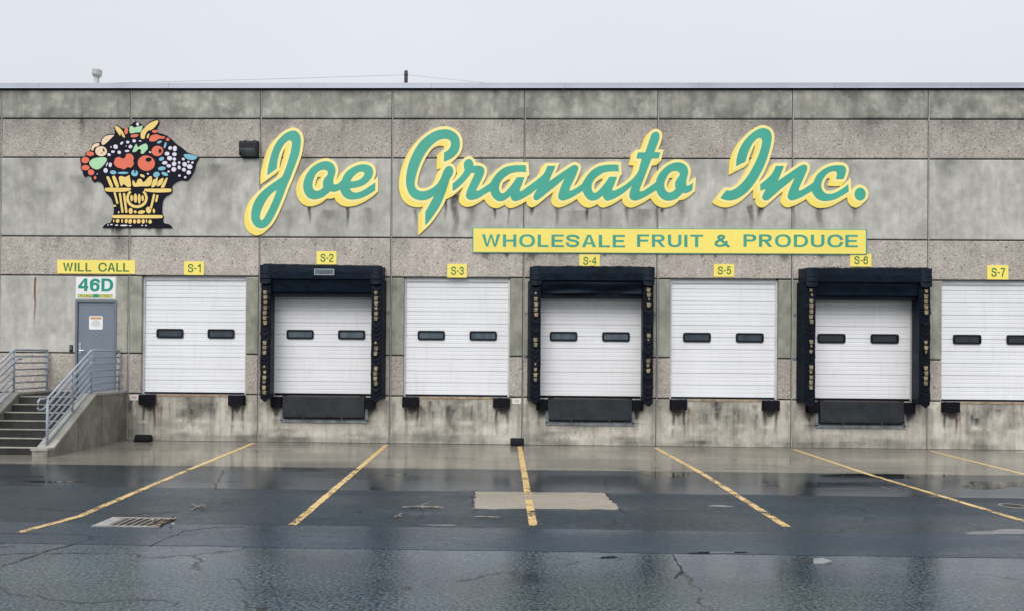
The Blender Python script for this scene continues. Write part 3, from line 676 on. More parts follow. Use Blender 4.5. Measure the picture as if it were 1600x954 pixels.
def glyph(ch, t):
    """outline loops (x right, y down, height 1) of one drawn capital or digit with stroke t; returns loops, width"""
    if (ch, t) in GCACHE: return GCACHE[ch, t]
    add, sub = [], []
    R = lambda x0, y0, x1, y1: add.append([(x0, y0), (x1, y0), (x1, y1), (x0, y1)])
    def sel(cx_, cy_, rx, ry, a0=0, a1=360, n=2.35, k=48):
        o_ = []
        for i in range(k+1):
            a = math.radians(a0+(a1-a0)*i/k); c_, s_ = math.cos(a), math.sin(a)
            o_.append((cx_+rx*math.copysign(abs(c_)**(2/n), c_), cy_+ry*math.copysign(abs(s_)**(2/n), s_)))
        return o_
    def path(p, close=False):
        P = [Vector(q) for q in p]; d = []
        for i in range(len(P)-1):
            p0, p1, p2, p3 = P[max(0, i-1)], P[i], P[i+1], P[min(len(P)-1, i+2)]
            for k in range(8):
                u = k/8; d.append(.5*((2*p1)+(p2-p0)*u+(2*p0-5*p1+4*p2-p3)*u*u+(3*p1-p0-3*p2+p3)*u**3))
        d.append(P[-1])
        for a, b in zip(d, d[1:]):
            if (b-a).length < 1e-6: continue
            n_ = (b-a).normalized(); n_ = Vector((-n_.y, n_.x))*t/2; add.append([tuple(a+n_), tuple(b+n_), tuple(b-n_), tuple(a-n_)])
        for q in d[1:-1]: add.append([(q.x+t/2*math.cos(k*.5236), q.y+t/2*math.sin(k*.5236)) for k in range(12)])
    h = t*.92; w = .72
    if ch == 'I': R(0, 0, t, 1); w = t
    elif ch == 'L': R(0, 0, t, 1); R(0, 1-h, .60, 1); w = .60
    elif ch in 'EF':
        R(0, 0, t, 1); R(0, 0, .66, h); R(0, .5-h*.55, .61, .5+h*.45); w = .66
        if ch == 'E': R(0, 1-h, .67, 1)
    elif ch == 'T': R(0, 0, .70, h); R(.35-t/2, 0, .35+t/2, 1); w = .70
    elif ch == 'H': R(0, 0, t, 1); R(.74-t, 0, .74, 1); R(0, .5-h/2, .74, .5+h/2); w = .74
    elif ch == 'N': R(0, 0, t, 1); R(.74-t, 0, .74, 1); add.append([(0, 0), (t*1.1, 0), (.74, 1), (.74-t*1.1, 1)]); w = .74
    elif ch == 'U': R(0, 0, t, .62); R(.74-t, 0, .74, .62); add.append(sel(.37, .6, .37, .4, 0, 180)+sel(.37, .6, .37-t, .4-h, 180, 0)); w = .74
    elif ch in 'OCG':
        rx = .43; add.append(sel(rx, .5, rx, .515)); sub.append(sel(rx, .5, rx-t, .515-h)); w = .86
        if ch == 'C': sub.append([(rx, .5), (1.2, .30), (1.2, .70)]); w = .82
        if ch == 'G': sub.append([(rx, .5), (1.2, .2), (1.2, .55)]); w = .84
    elif ch == 'D': R(0, 0, t, 1); add.append(sel(.30, .5, .47, .5, -90, 90)+[(0, 1), (0, 0)]); sub.append(sel(.30, .5, .47-t, .5-h, -90, 90)+[(t, 1-h), (t, h)]); w = .77
    elif ch in 'PR':
        add.append([(0, 0)]+sel(.40, .285, .29, .285, -90, 90)+[(0, .57)]); sub.append([(t, h)]+sel(.40, .285, .29-t, .285-h, -90, 90)+[(t, .57-h)]); w = .69
    elif ch == 'A': add.append([(.385-t*.58, 0), (.385+t*.58, 0), (.77, 1), (.77-t*1.08, 1), (.385, .13), (t*1.08, 1), (0, 1)]); R(.17, .62, .60, .62+h*.92); w = .77
    elif ch == 'W': q = t*1.02; add.append([(0, 0), (q, 0), (.285, .78), (.445, 0), (.555, 0), (.715, .78), (1-q, 0), (1, 0), (.775, 1), (.66, 1), (.5, .24), (.34, 1), (.225, 1)]); w = 1.0
    elif ch == 'S': q = t/2; path([(.635, .30), (.59, q+.085), (.46, q+.012), (.33, q), (.18, q+.025), (.085, .20), (.10, .345), (.22, .435), (.36, .475), (.52, .53), (.61, .62), (.615, .77), (.52, 1-q-.03), (.345, 1-q), (.19, 1-q-.015), (.09, 1-q-.10), (.055, .68)]); w = .70
    elif ch == '&': q = t/2; path([(.80, .97), (.52, .62), (.27, .33), (.235, .20), (.30, q+.02), (.41, q), (.50, q+.05), (.52, .20), (.46, .33), (.30, .44), (.13, .58), (.075, .75), (.14, 1-q-.05), (.29, 1-q), (.46, 1-q-.05), (.60, .80), (.68, .55)]); w = .84
    elif ch == '1': R(.27, 0, .27+t, 1); add.append([(.27+t, 0), (.27+t*.3, 0), (.2, .10), (.02, .17), (.02, .17+h), (.27+t*.5, .17+h)]); w = .27+t
    elif ch == '2': q = t/2; path([(.07, .32), (.09, .17), (.2, q+.01), (.31, q), (.45, q+.03), (.53, .17), (.53, .31), (.45, .47), (.27, .63), (.12, .78), (.06, .95)]); R(.0, 1-h, .60, 1); w = .60
    elif ch == '3': q = t/2; path([(.06, .28), (.12, q+.07), (.29, q), (.46, q+.05), (.52, .25), (.45, .42), (.27, .47)]); path([(.27, .47), (.47, .52), (.545, .70), (.48, 1-q-.06), (.29, 1-q), (.12, 1-q-.06), (.05, .72)]); w = .61
    elif ch == '4': R(.40, 0, .40+t, 1); R(0, .60, .66, .60+h); add.append([(.40, 0), (.40+t, 0), (.40+t*.4, .12), (t*.85, .66), (0, .66), (0, .60)]); sub.append([(.40, .22), (.40, .60), (t*1.05, .60)]); w = .66
    elif ch == '5': R(.10, 0, .56, h); add.append([(.10, 0), (.10+t, 0), (.05+t, .52), (.05, .52)]); q = t/2; path([(.09, .47), (.18, .40), (.31, .375), (.46, .43), (.535, .62), (.5, .82), (.40, 1-q-.03), (.27, 1-q), (.12, 1-q-.06), (.05, .74)]); w = .61
    elif ch == '6': add.append(sel(.315, .665, .315, .345)); sub.append(sel(.315, .665, .315-t, .345-h)); q = t/2; path([(.565, .25), (.50, q+.07), (.34, q), (.18, q+.08), (.09, .30), (q, .55), (q, .68)]); w = .63
    elif ch == '7': R(0, 0, .60, h); path([(.60-t*.55, h*.6), (.42, .36), (.30, .62), (.235, 1.0)]); w = .60
    elif ch == 'Y': R(.36-t/2, .55, .36+t/2, 1); add.append([(0, 0), (t*1.15, 0), (.36, .46), (.72-t*1.15, 0), (.72, 0), (.36+t/2, .6), (.36-t/2, .6)]); w = .72
    elif ch == '-': R(0, .47, .3, .47+h*.95); w = .3
    W, Hh = int((w+.2)*GRES), int(1.2*GRES)
    m_ = np.zeros((Hh, W), bool)
    for l in add: m_ |= raster([l], -.1, -.1, W, Hh, GRES)
    for l in sub: m_ &= ~raster([l], -.1, -.1, W, Hh, GRES)
    if ch == 'R': add.clear(); R(0, 0, t, 1); add.append([(.30, .50), (.44, .50), (.72, 1), (.72-t*1.12, 1), (.28, .56)]); w = .72
    if ch == 'P': add.clear(); R(0, 0, t, 1)
    if ch == 'G': add.clear(); R(.47, .52, .84, .52+h); R(.84-t*.75, .52, .84, 1)
    if ch in 'RPG':
        for l in add: m_ |= raster([l], -.1, -.1, W, Hh, GRES)
    GCACHE[ch, t] = contours(m_, -.1, -.1, .0035, 12, GRES), w
    return GCACHE[ch, t]
def plates_grouped(loops, fn):
    outs = [l for l in loops if sum(inpoly(l[0], k) for k in loops if k is not l) % 2 == 0]
    return [[fn(o_)]+[fn(h_) for h_ in loops if h_ not in outs and inpoly(h_[0], o_)] for o_ in outs]
def text_mesh(body, x0, x1, z0, z1, y, m, parent, name='lettering', t=.17, gap=.13, th=.003):
    """one word drawn letter by letter, fitted to the box; front face th before y"""
    gl = [glyph(ch, t) for ch in body]; tot = sum(g[1] for g in gl)+gap*(len(gl)-1); sx = (x1-x0)/tot; cur = 0
    vs_, fs_ = [], []
    for loops, w in gl:
        fn = lambda l: [(x0+(cur+p[0])*sx, z1-p[1]*(z1-z0)) for p in l]
        for grp in plates_grouped(loops, fn):
            fl = [p for l in grp for p in l]; n = len(fl); b0 = len(vs_)
            vs_ += [(p[0], y-th, p[1]) for p in fl]+[(p[0], y+.001, p[1]) for p in fl]
            for tr_ in tessellate_polygon([[Vector((p[0], p[1], 0)) for p in l] for l in grp]):
                a, b, c_ = (fl[i] for i in tr_); k = (b[0]-a[0])*(c_[1]-a[1])-(b[1]-a[1])*(c_[0]-a[0])
                if abs(k) < 1e-13: continue
                fs_.append(tuple(b0+i for i in (tr_ if k > 0 else tr_[::-1])))
            s0 = 0
            for l in grp:
                sg = 1 if sum(l[i][0]*l[(i+1) % len(l)][1]-l[(i+1) % len(l)][0]*l[i][1] for i in range(len(l))) > 0 else -1
                if l is not grp[0]: sg = -sg if False else sg
                for i in range(len(l)):
                    a, b = b0+s0+i, b0+s0+(i+1) % len(l); fs_.append((a, a+n, b+n, b) if (sg > 0) == (l is grp[0]) else (b, b+n, a+n, a))
                s0 += len(l)
        cur += w+gap
    me = bpy.data.meshes.new(name); me.from_pydata(vs_, [], fs_); me.update()
    return link(name, me, m, parent)
def wbox(x0, y0, x1, y1):
    a = on_wall((x0+x1)/2, y0); b = on_wall((x0+x1)/2, y1); l = on_wall(x0, (y0+y1)/2); r = on_wall(x1, (y0+y1)/2)
    return l[0], r[0], b[1], a[1]           # x0 x1 z0 z1

# ------------------------------------------------------------------ flat signs
def sign(name, pxbox, label, cat, board='board', th=.018, group=None, y=0.002, bev=.0):
    x0, x1, z0, z1 = wbox(*pxbox)
    t = empty(name, ((x0+x1)/2, 0, z0), label, cat, group)
    boxo('board', (x0, x1, y-th, y, z0, z1), M[board], t, bev)
    return t, (x0, x1, z0, z1), y-th
def inside(b, l, r, t, bo):
    x0, x1, z0, z1 = b; return x0+(x1-x0)*l, x1-(x1-x0)*r, z0+(z1-z0)*bo, z1-(z1-z0)*t
for n_, pb in ((1, (288, 409, 319, 430)), (2, (495, 393, 526, 413.5)), (3, (699, 413, 729.5, 434)), (4, (905, 398, 937, 418)), (5, (1115, 413, 1147, 433)), (6, (1328, 397, 1361, 417)), (7, (1542, 415, 1575, 437))):
    t, b, yf = sign('bay_number_sign', pb, f'small yellow bay sign reading S-{n_}', 'sign', group='yellow bay number signs above the dock doors')
    text_mesh(f'S-{n_}', *inside(b, .20, .16, .19, .19), yf, M['green'], t, t=.15, gap=.12)
t, b, yf = sign('will_call_sign', (90, 407, 211.5, 428), 'yellow WILL CALL board above the entrance door', 'sign')
i = inside(b, .075, .075, .20, .16); text_mesh('WILL', i[0], i[0]+(i[1]-i[0])*.43, i[2], i[3], yf, M['green'], t, t=.16, gap=.17); text_mesh('CALL', i[0]+(i[1]-i[0])*.535, i[1], i[2], i[3], yf, M['green'], t, t=.16, gap=.10)
t, b, yf = sign('address_sign', (119, 433.5, 181, 467), 'white square sign reading 46D over the entrance door', 'sign', 'sign_white')
text_mesh('46D', *inside(b, .06, .06, .06, .34), yf, M['green46'], t, t=.20, gap=.12)
sx0, sx1, sz0, sz1 = inside(b, .05, .06, .79, .05)
bm = bmesh.new(); box(bm, sx0, sx1, yf-.002, yf+.002, sz0, sz1); obj('street_band', bm, M['green46'], t)
wS = sx1-sx0
for a_, b_, tx in ((0, .44, 'ORANGE'), (.59, 1, 'STREET')):
    bm = bmesh.new(); box(bm, sx0+wS*a_+.004, sx0+wS*b_-.004, yf-.004, yf-.0015, sz0+.006, sz1-.006); obj('street_plate', bm, M['board'], t)
    text_mesh(tx, sx0+wS*a_+.01, sx0+wS*b_-.01, sz0+.012, sz1-.012, yf-.004, M['green'], t, t=.2, gap=.12, th=.002)
# long board
t, b, yf = sign('long_board_sign', (738.5, 357.5, 1354, 397), 'long yellow board with teal WHOLESALE FRUIT & PRODUCE lettering', 'sign', 'teal_b', .03)
x0, x1, z0, z1 = b; e_ = .018
seams = [x0+e_, on_wall(935, 377)[0], on_wall(1141, 377)[0], x1-e_-.012]
for a_, b_ in zip(seams, seams[1:]): boxo('board_panel', (a_+.001, b_-.001, yf-.006, yf+.004, z0+e_, z1-e_), M['board'], t)
for tx, p0, p1 in (('WHOLESALE', 753, 976), ('FRUIT', 995, 1098), ('&', 1116, 1139), ('PRODUCE', 1161, 1339)):
    a_ = on_wall(p0, 377)[0]; b_ = on_wall(p1, 377)[0]
    zt = on_wall((p0+p1)/2, 367.3)[1]; zb = on_wall((p0+p1)/2, 386.6)[1]
    text_mesh(tx, a_, b_, zb, zt, yf-.006, M['teal_b'], t, t=.172, gap=.15)
# notices
t = empty('security_notice', (2.19, .02, 2.6), 'white square notice with orange heading on the entrance door', 'notice')
nx0, nx1, nz0, nz1 = wbox(138.6, 493, 160, 514)
plate('notice_plate', [rrect(nx0, nx1, nz0, nz1, .03)], .017, .024, M['sign_white'], t)
bm = bmesh.new(); box(bm, nx0+.03, nx1-.025, .0155, .019, nz1-.075, nz1-.022); obj('heading_band', bm, M['orange'], t)
nm_ = (nx0+nx1)/2
text_mesh('SECURITY', nx0+.04, nm_-.012, nz1-.064, nz1-.034, .0155, M['ink'], t, t=.2, th=.001); text_mesh('NOTICE', nm_+.008, nx1-.035, nz1-.064, nz1-.034, .0155, M['ink'], t, t=.2, th=.001)
for k, (wl, zz) in enumerate(((.4, .1), (.7, .125), (.6, .15), (.78, .175), (.8, .2), (.5, .235))):
    bm = bmesh.new(); xc = (nx0+nx1)/2; box(bm, xc-wl*.14, xc+wl*.14, .0162, .018, nz1-zz-.009, nz1-zz); obj('print_line', bm, M['ink'], t)
for pb, lb in (((203, 616.5, 216, 624.5), 'small white sticker on the wall left of the S-1 bumpers'), ((800.5, 622, 813.5, 630), 'small white sticker on the wall between S-3 and S-4')):
    t, b, yf = sign('wall_sticker', pb, lb, 'sticker', 'sign_white', .004, 'small white stickers on the wall base', y=.002)
    for k in range(3):
        bm = bmesh.new(); q = inside(b, .2+.05*k, .18, .2+.2*k, .7-.2*k); box(bm, q[0], q[1], yf-.001, yf+.001, q[2], q[3]); obj('print_line', bm, M['red_ink'], t)
x0, x1, z0, z1 = wbox(109.3, 538, 114, 549)
t = empty('card_reader', (x0, 0, z0), 'small black card reader beside the entrance door', 'card reader')
boxo('housing', (x0, x1, -.028, .002, z0, z1), M['win_frame'], t, .006, 2); boxo('face', (x0+.012, x1-.012, -.031, -.026, z0+.05, z1-.02), M['lens'], t)

# ------------------------------------------------------------------ script lettering
def spline(pts, n=5):
    """smooth closed outline through points; a third element marks a corner"""
    P = [Vector(p[:2]) for p in pts]; K = [len(p) > 2 for p in pts]; N = len(P); out = []
    for i in range(N):
        a, b = P[i], P[(i+1) % N]
        ta = Vector((0, 0)) if K[i] else (P[(i+1) % N]-P[i-1])*.5
        tb = Vector((0, 0)) if K[(i+1) % N] else (P[(i+2) % N]-P[i])*.5
        if K[i]: ta = (b-a)*1.0-tb*.0 if K[(i+1) % N] else (b-a)*1.5-tb*.5
        if K[(i+1) % N]: tb = (b-a)*1.0 if K[i] else (b-a)*1.5-ta*.5
        L = (b-a).length
        if ta.length > L*1.3: ta *= L*1.3/ta.length
        if tb.length > L*1.3: tb *= L*1.3/tb.length
        m_ = 1 if K[i] and K[(i+1) % N] else n
        for k in range(m_):
            t = k/m_; h1 = 2*t**3-3*t*t+1; h2 = t**3-2*t*t+t; h3 = -2*t**3+3*t*t; h4 = t**3-t*t
            out.append((a*h1+ta*h2+b*h3+tb*h4, K[i] and k == 0))
    return out
def tr(pts, ox, oy, s): return [(ox+p[0]/s, oy+p[1]/s)+tuple(p[2:]) for p in pts]
c = 1
GL = {}
GL['J'] = ([tr([(243, 424, c), (245, 385), (258, 320), (280, 240), (310, 175), (350, 125), (390, 93), (430, 77), (465, 78), (490, 98), (503, 130), (505, 165), (500, 210), (490, 260), (470, 320), (445, 385), (420, 450), (390, 520), (360, 600), (320, 695), (290, 755), (262, 800), (230, 830), (190, 840), (155, 828), (130, 800), (117, 760), (120, 700), (140, 635), (175, 580), (215, 540), (260, 505), (310, 470), (358, 437, c), (375, 400), (395, 345), (415, 280), (430, 220), (436, 180), (432, 158), (418, 150), (395, 160), (365, 195), (340, 245), (325, 300), (318, 345), (316, 372, c)], 370, 190, 5.02),
            tr([(316, 540, c), (300, 590), (270, 660), (240, 720), (215, 765), (200, 776), (187, 768), (185, 740), (195, 700), (220, 645), (255, 590), (290, 555)], 370, 190, 5.02)])
B = (455, 240, 10.04)
GL['o1'] = ([tr([(690, 335), (700, 290), (698, 250), (688, 215), (665, 175), (625, 145), (570, 128), (510, 132), (440, 155), (370, 195), (310, 245), (255, 320), (220, 390), (200, 460), (195, 530), (205, 590), (225, 640), (265, 690), (310, 715), (370, 725), (430, 715), (500, 690), (560, 650), (618, 600, c), (670, 606), (720, 598), (770, 570, c), (830, 520), (800, 425, c), (770, 455), (735, 482), (700, 492), (668, 484, c), (666, 430), (675, 375)], *B),
             tr([(580, 310), (575, 288), (560, 270), (530, 262), (480, 265), (430, 290), (390, 335), (360, 400), (342, 470), (342, 530), (360, 570), (395, 592), (430, 590), (470, 570), (510, 535, c), (503, 500), (505, 460), (518, 415), (545, 378), (575, 342)], *B)])
GL['e'] = ([tr([(770, 570, c), (790, 620), (820, 670), (870, 710), (930, 725), (1000, 725), (1080, 710), (1160, 680), (1240, 635), (1322, 580, c), (1322, 460, c), (1280, 490), (1220, 530), (1150, 575), (1080, 608), (1020, 620), (970, 610), (940, 582), (922, 550, c), (980, 545), (1060, 530), (1140, 500), (1210, 450), (1260, 390), (1285, 330), (1287, 275), (1268, 225), (1220, 190), (1150, 177), (1080, 182), (1000, 210), (920, 255), (860, 310), (822, 370), (800, 425, c), (740, 500)], *B),
            tr([(930, 440, c), (960, 390), (1010, 335), (1060, 300), (1110, 287), (1145, 300), (1152, 325), (1135, 365), (1095, 405), (1040, 430), (980, 442)], *B)])
GL['G'] = ([tr([(420, 318, c), (422, 248, c), (455, 225), (475, 190), (470, 155), (445, 140), (410, 140), (370, 155), (320, 195), (270, 260), (235, 330), (210, 400), (195, 460), (192, 500), (205, 530), (235, 548), (275, 548), (320, 530), (365, 495), (395, 450), (410, 410), (430, 370), (455, 352), (480, 358), (493, 385), (488, 420), (466, 455), (450, 510), (425, 580), (400, 640), (365, 700), (330, 750), (295, 795), (275, 815, c), (275, 712, c), (300, 668), (325, 622), (345, 582, c), (300, 610), (250, 620), (200, 612), (160, 585), (135, 540), (124, 480), (130, 400), (150, 320), (185, 240), (235, 165), (290, 115), (350, 80), (410, 66), (460, 68), (505, 90), (535, 125), (545, 165), (542, 210), (525, 250), (490, 285), (455, 305)], 610, 190, 5.019)])
D = (690, 235, 9.5375)
GL['r'] = ([tr([(165, 505, c), (230, 450), (300, 375), (346, 300, c), (332, 240), (340, 185), (370, 150), (405, 137), (440, 147), (466, 180), (478, 238, c), (540, 236), (590, 245), (625, 270), (640, 310), (630, 360), (605, 420), (570, 490), (540, 550), (520, 590), (524, 613, c), (560, 602), (620, 565), (680, 525), (730, 488, c), (800, 540), (725, 615, c), (660, 650), (590, 695), (520, 730), (450, 745), (405, 738), (372, 710), (365, 670), (380, 610), (410, 540), (445, 460), (480, 385), (495, 345, c), (445, 340, c), (400, 400), (340, 470), (270, 540), (210, 588), (165, 612, c)], *D)])
A1 = [(1255, 230, c), (1262, 330, c), (1200, 325), (1120, 328), (1040, 345), (970, 385), (910, 435), (870, 495), (855, 560), (865, 615), (890, 645), (920, 645), (960, 615), (1010, 560), (1060, 500), (1100, 440), (1122, 408, c), (1235, 408, c), (1215, 460), (1190, 530), (1165, 590), (1172, 617, c), (1230, 600), (1330, 545), (1440, 465, c), (1480, 510), (1418, 575, c), (1350, 635), (1250, 700), (1170, 740), (1100, 762), (1060, 755), (1035, 720), (1025, 685, c), (990, 710), (950, 740), (890, 762), (830, 755), (780, 720), (745, 670), (725, 615, c), (705, 560), (730, 488, c), (770, 420), (820, 355), (880, 300), (960, 255), (1050, 235), (1150, 228)]
GL['a1'] = ([tr(A1, *D)]); GL['a2'] = ([tr(A1, D[0]+144.3, D[1]-.8, D[2])])
E_ = (820, 190, 6.581)
GL['n1'] = ([tr([(-40, 725, c), (60, 652), (130, 600), (190, 545), (215, 500), (232, 460, c), (315, 460, c), (295, 510), (265, 575), (248, 620, c), (300, 585), (370, 535), (430, 495), (475, 465), (510, 452), (540, 462), (548, 490), (535, 530), (510, 590), (480, 650), (458, 700), (460, 718, c), (490, 708), (540, 680), (595, 640, c), (650, 690), (592, 718, c), (540, 750), (480, 785), (420, 810), (380, 815), (350, 800), (343, 770), (355, 720), (380, 650), (405, 600), (415, 582, c), (360, 630), (300, 680), (230, 735), (170, 785), (130, 810), (105, 812), (90, 795), (90, 770), (105, 735), (120, 705), (125, 688, c), (60, 740), (0, 778), (-40, 790, c)], *E_)])
F_ = (940, 190, 6.581)
GL['t'] = ([tr([(150, 715, c), (200, 685), (260, 640), (320, 590), (360, 540), (380, 500), (395, 440), (412, 388, c), (355, 385, c), (370, 324, c), (445, 322, c), (460, 280), (480, 220), (505, 150), (525, 122), (555, 110), (580, 118), (592, 145), (588, 185), (570, 240), (550, 290), (540, 321, c), (600, 322, c), (585, 383, c), (512, 386, c), (490, 440), (455, 530), (420, 620), (390, 700), (390, 722, c), (430, 715), (490, 675), (555, 628, c), (610, 690), (548, 715, c), (500, 745), (440, 780), (370, 812), (325, 815), (295, 800), (283, 770), (290, 720), (310, 665, c), (260, 705), (200, 745, c)], *F_)])
GL['o2'] = ([tr([(870, 600), (882, 550), (885, 510), (870, 465), (835, 437), (790, 425), (740, 430), (690, 450), (640, 485), (595, 535), (565, 590), (553, 650), (560, 710), (580, 755), (615, 795), (660, 815), (710, 815), (770, 795), (810, 760), (830, 738, c), (880, 735), (930, 705, c), (935, 632, c), (905, 655), (872, 668, c), (866, 635)], *F_),
             tr([(800, 555), (795, 530), (770, 513), (730, 515), (690, 540), (660, 590), (642, 640), (645, 690), (665, 722), (695, 735), (725, 725), (760, 695, c), (752, 665), (755, 630), (775, 590)], *F_)])
GL['I'] = ([tr([(325, 465, c), (425, 415, c), (435, 370), (460, 300), (495, 230), (535, 185), (565, 172), (588, 182), (592, 215), (580, 280), (550, 365), (510, 450), (460, 540), (400, 620), (330, 685), (270, 713), (225, 710, c), (165, 788, c), (200, 805), (260, 815), (330, 800), (400, 760), (460, 705), (520, 630), (580, 530), (630, 420), (665, 310), (688, 210), (690, 150), (675, 105), (640, 80), (595, 73), (540, 90), (470, 140), (410, 205), (365, 280), (335, 370)], 1100, 190, 6.579)])
H_ = (1170, 235, 8.0)
GL['n2'] = ([tr([(137, 430, c), (200, 380), (260, 325), (300, 270), (330, 202, c), (432, 202, c), (410, 260), (375, 345), (355, 390, c), (420, 345), (500, 290), (580, 235), (640, 198), (690, 185), (720, 205), (722, 240), (700, 300), (660, 390), (620, 480), (622, 510, c), (660, 498), (730, 455), (800, 405, c), (850, 470), (780, 515, c), (720, 550), (640, 595), (560, 625), (515, 628), (485, 605), (480, 570), (500, 500), (540, 410), (568, 345, c), (480, 420), (380, 500), (280, 590), (230, 628), (190, 628), (165, 605), (165, 575), (185, 530), (205, 485, c), (137, 512, c)], *H_)])
GL['c'] = ([tr([(1080, 363, c), (1175, 363, c), (1195, 310), (1208, 260), (1200, 220), (1175, 199), (1130, 192), (1060, 195), (980, 215), (900, 260), (840, 320), (800, 405, c), (770, 460), (780, 515, c), (810, 570), (850, 610), (910, 635), (980, 635), (1060, 620), (1150, 575), (1240, 520, c), (1235, 425, c), (1180, 470), (1100, 520), (1030, 548), (970, 548), (920, 515), (898, 460), (905, 400), (940, 335), (990, 285), (1050, 265), (1085, 272), (1095, 295), (1090, 330)], *H_)])
GL['dot'] = ([tr([(1383+70*math.cos(a_*math.pi/8), 552+80*math.sin(a_*math.pi/8)) for a_ in range(16)], *H_)])
def shift(m_, dx, dy):
    out = np.zeros_like(m_); h_, w_ = m_.shape
    out[max(0, dy):h_+min(0, dy), max(0, dx):w_+min(0, dx)] = m_[max(0, -dy):h_-max(0, dy), max(0, -dx):w_-max(0, dx)]
    return out
def dilate(m_, r_):
    out = np.zeros_like(m_); R0 = int(math.ceil(r_))
    for dy in range(-R0, R0+1):
        hw = int(math.sqrt(max(0, r_*r_-dy*dy)))
        s_ = shift(m_, 0, dy); acc = s_.copy(); reach = 0
        while reach < hw:
            st = min(max(1, reach), hw-reach) if reach else 1
            acc = acc | shift(acc, st, 0) | shift(acc, -st, 0); reach += st
        out |= acc
    return out
def area(l): return .5*sum(l[i][0]*l[(i+1) % len(l)][1]-l[(i+1) % len(l)][0]*l[i][1] for i in range(len(l)))
def plates_from(loops, y0, y1, m, parent, name):
    outs = [l for l in loops if sum(inpoly(l[0], k) for k in loops if k is not l) % 2 == 0]; res = []
    for ol in outs:
        hs = [l for l in loops if l is not ol and l not in outs and inpoly(l[0], ol)]
        f = lambda l: [on_wall(*p) for p in l]
        res.append(plate(name, [f(ol)]+[f(h_) for h_ in hs], y0, y1, m, parent))
    return res
def script_word(label, groups):
    t = None
    for gi, keys in enumerate(groups):
        allp = [p for k in keys for l in GL[k] for p in l]
        ox, oy = min(p[0] for p in allp)-22, min(p[1] for p in allp)-16
        w_, h_ = int((max(p[0] for p in allp)-ox+16)*RES), int((max(p[1] for p in allp)-oy+24)*RES)
        if t is None:
            x_, z_ = on_wall((allp[0][0]), max(p[1] for p in allp)+10); t = empty('script_sign', (x_, 0, z_), label, 'sign', 'large teal script words on the wall')
        base = np.zeros((h_, w_), bool)
        bd = 4.4
        mit = np.zeros((h_, w_), bool)
        for k in keys:
            ls = []
            for l in GL[k]:
                sp = spline(l); q = [(v.x, v.y) for v, _ in sp]; ls.append(q)
                sgn = 1 if area(q) > 0 else -1
                if l is not GL[k][0]: continue
                for i, (v, kk) in enumerate(sp):
                    if not kk: continue
                    a = (v-sp[i-1][0]).normalized(); b_ = (sp[(i+1) % len(sp)][0]-v).normalized()
                    cr_ = a.x*b_.y-a.y*b_.x
                    if cr_*sgn > .25:
                        n1 = Vector((a.y, -a.x))*sgn; n2 = Vector((b_.y, -b_.x))*sgn; mm = (n1+n2)
                        if mm.length < .3: continue
                        mm = mm.normalized(); L = min(bd/max(.2, mm.dot(n1)), bd*2.4)
                        mit |= raster([[tuple(v), tuple(v+n1*bd), tuple(v+mm*L), tuple(v+n2*bd)]], ox, oy, w_, h_)
            base |= raster(ls, ox, oy, w_, h_)
        bord = dilate(base, bd*RES)|mit
        shd = bord.copy(); n_ = int(6.8*RES)
        for s_ in range(1, n_+1): shd |= shift(bord, -s_, int(round(s_*6.5/6.8)))
        yb = -.030-.004*gi
        plates_from(contours(shd, ox, oy), yb, .001, M['yellow'], t, 'backing_board')
        plates_from(contours(bord, ox, oy), yb-.002, yb+.004, M['pale'], t, 'border')
        for ki, k in enumerate(keys):
            m1 = raster([[(v.x, v.y) for v, _ in spline(l)] for l in GL[k]], ox, oy, w_, h_)
            for o_ in plates_from(contours(m1, ox, oy, .07), yb-.006-.0012*(ki % 2), yb, M['teal'], t, 'letter'): o_['label'] = 'teal script full stop' if k == 'dot' else f'teal script letter {k[0]}'
script_word('short teal script word on yellow backing beside the wall lamp', [['J'], ['o1', 'e']])
script_word('longest teal script word on yellow backing, in the middle of the wall', [['G'], ['r', 'a1', 'n1', 'a2', 't', 'o2']])
script_word('rightmost teal script word ending in a full stop', [['I'], ['n2', 'c', 'dot']])

# ------------------------------------------------------------------ fruit basket cut-out
K5 = (110, 180, 5.0227)
bx_, bz_ = on_wall(215, 357)
fb = empty('fruit_basket_sign', (bx_, 0, bz_), 'navy cut-out sign of a fruit basket with grapes and bananas', 'sign')
def bpl(pts): return [on_wall(*p) for p in tr(pts, *K5)]
OUT = [(255, 885, c), (285, 855), (320, 845), (335, 800), (345, 760), (340, 700), (320, 650), (285, 615), (270, 585), (262, 555), (240, 530), (215, 520), (190, 528), (172, 510), (170, 490), (140, 475), (120, 488), (105, 470), (100, 445), (85, 420), (88, 390), (80, 350), (95, 335), (125, 325), (122, 300), (150, 285), (165, 270), (175, 235), (210, 218), (240, 215), (250, 190), (275, 165), (310, 152), (352, 152, c), (352, 90, c), (368, 82), (400, 100), (425, 110), (470, 95), (490, 68), (520, 55), (555, 68), (585, 95), (620, 60), (660, 42), (690, 40), (700, 60), (680, 105), (690, 140), (740, 155), (790, 185), (830, 225), (880, 260), (930, 300), (990, 320), (1012, 338, c), (990, 380), (975, 430), (950, 480), (920, 515), (870, 512), (825, 530), (800, 560), (803, 595), (790, 615), (750, 640), (730, 670), (722, 720), (725, 780), (735, 800), (728, 820), (740, 850), (780, 860), (803, 888, c)]
plate('backing_board', [bpl([(v.x, v.y) for v, _ in spline(OUT, 4)])], -.03, .001, M['navy'], fb)
def blob(name, pts, m, lay=0):
    plate(name, [bpl([(v.x, v.y) for v, _ in spline(pts, 4)])], -.033-.002*lay, -.029, M[m], fb)
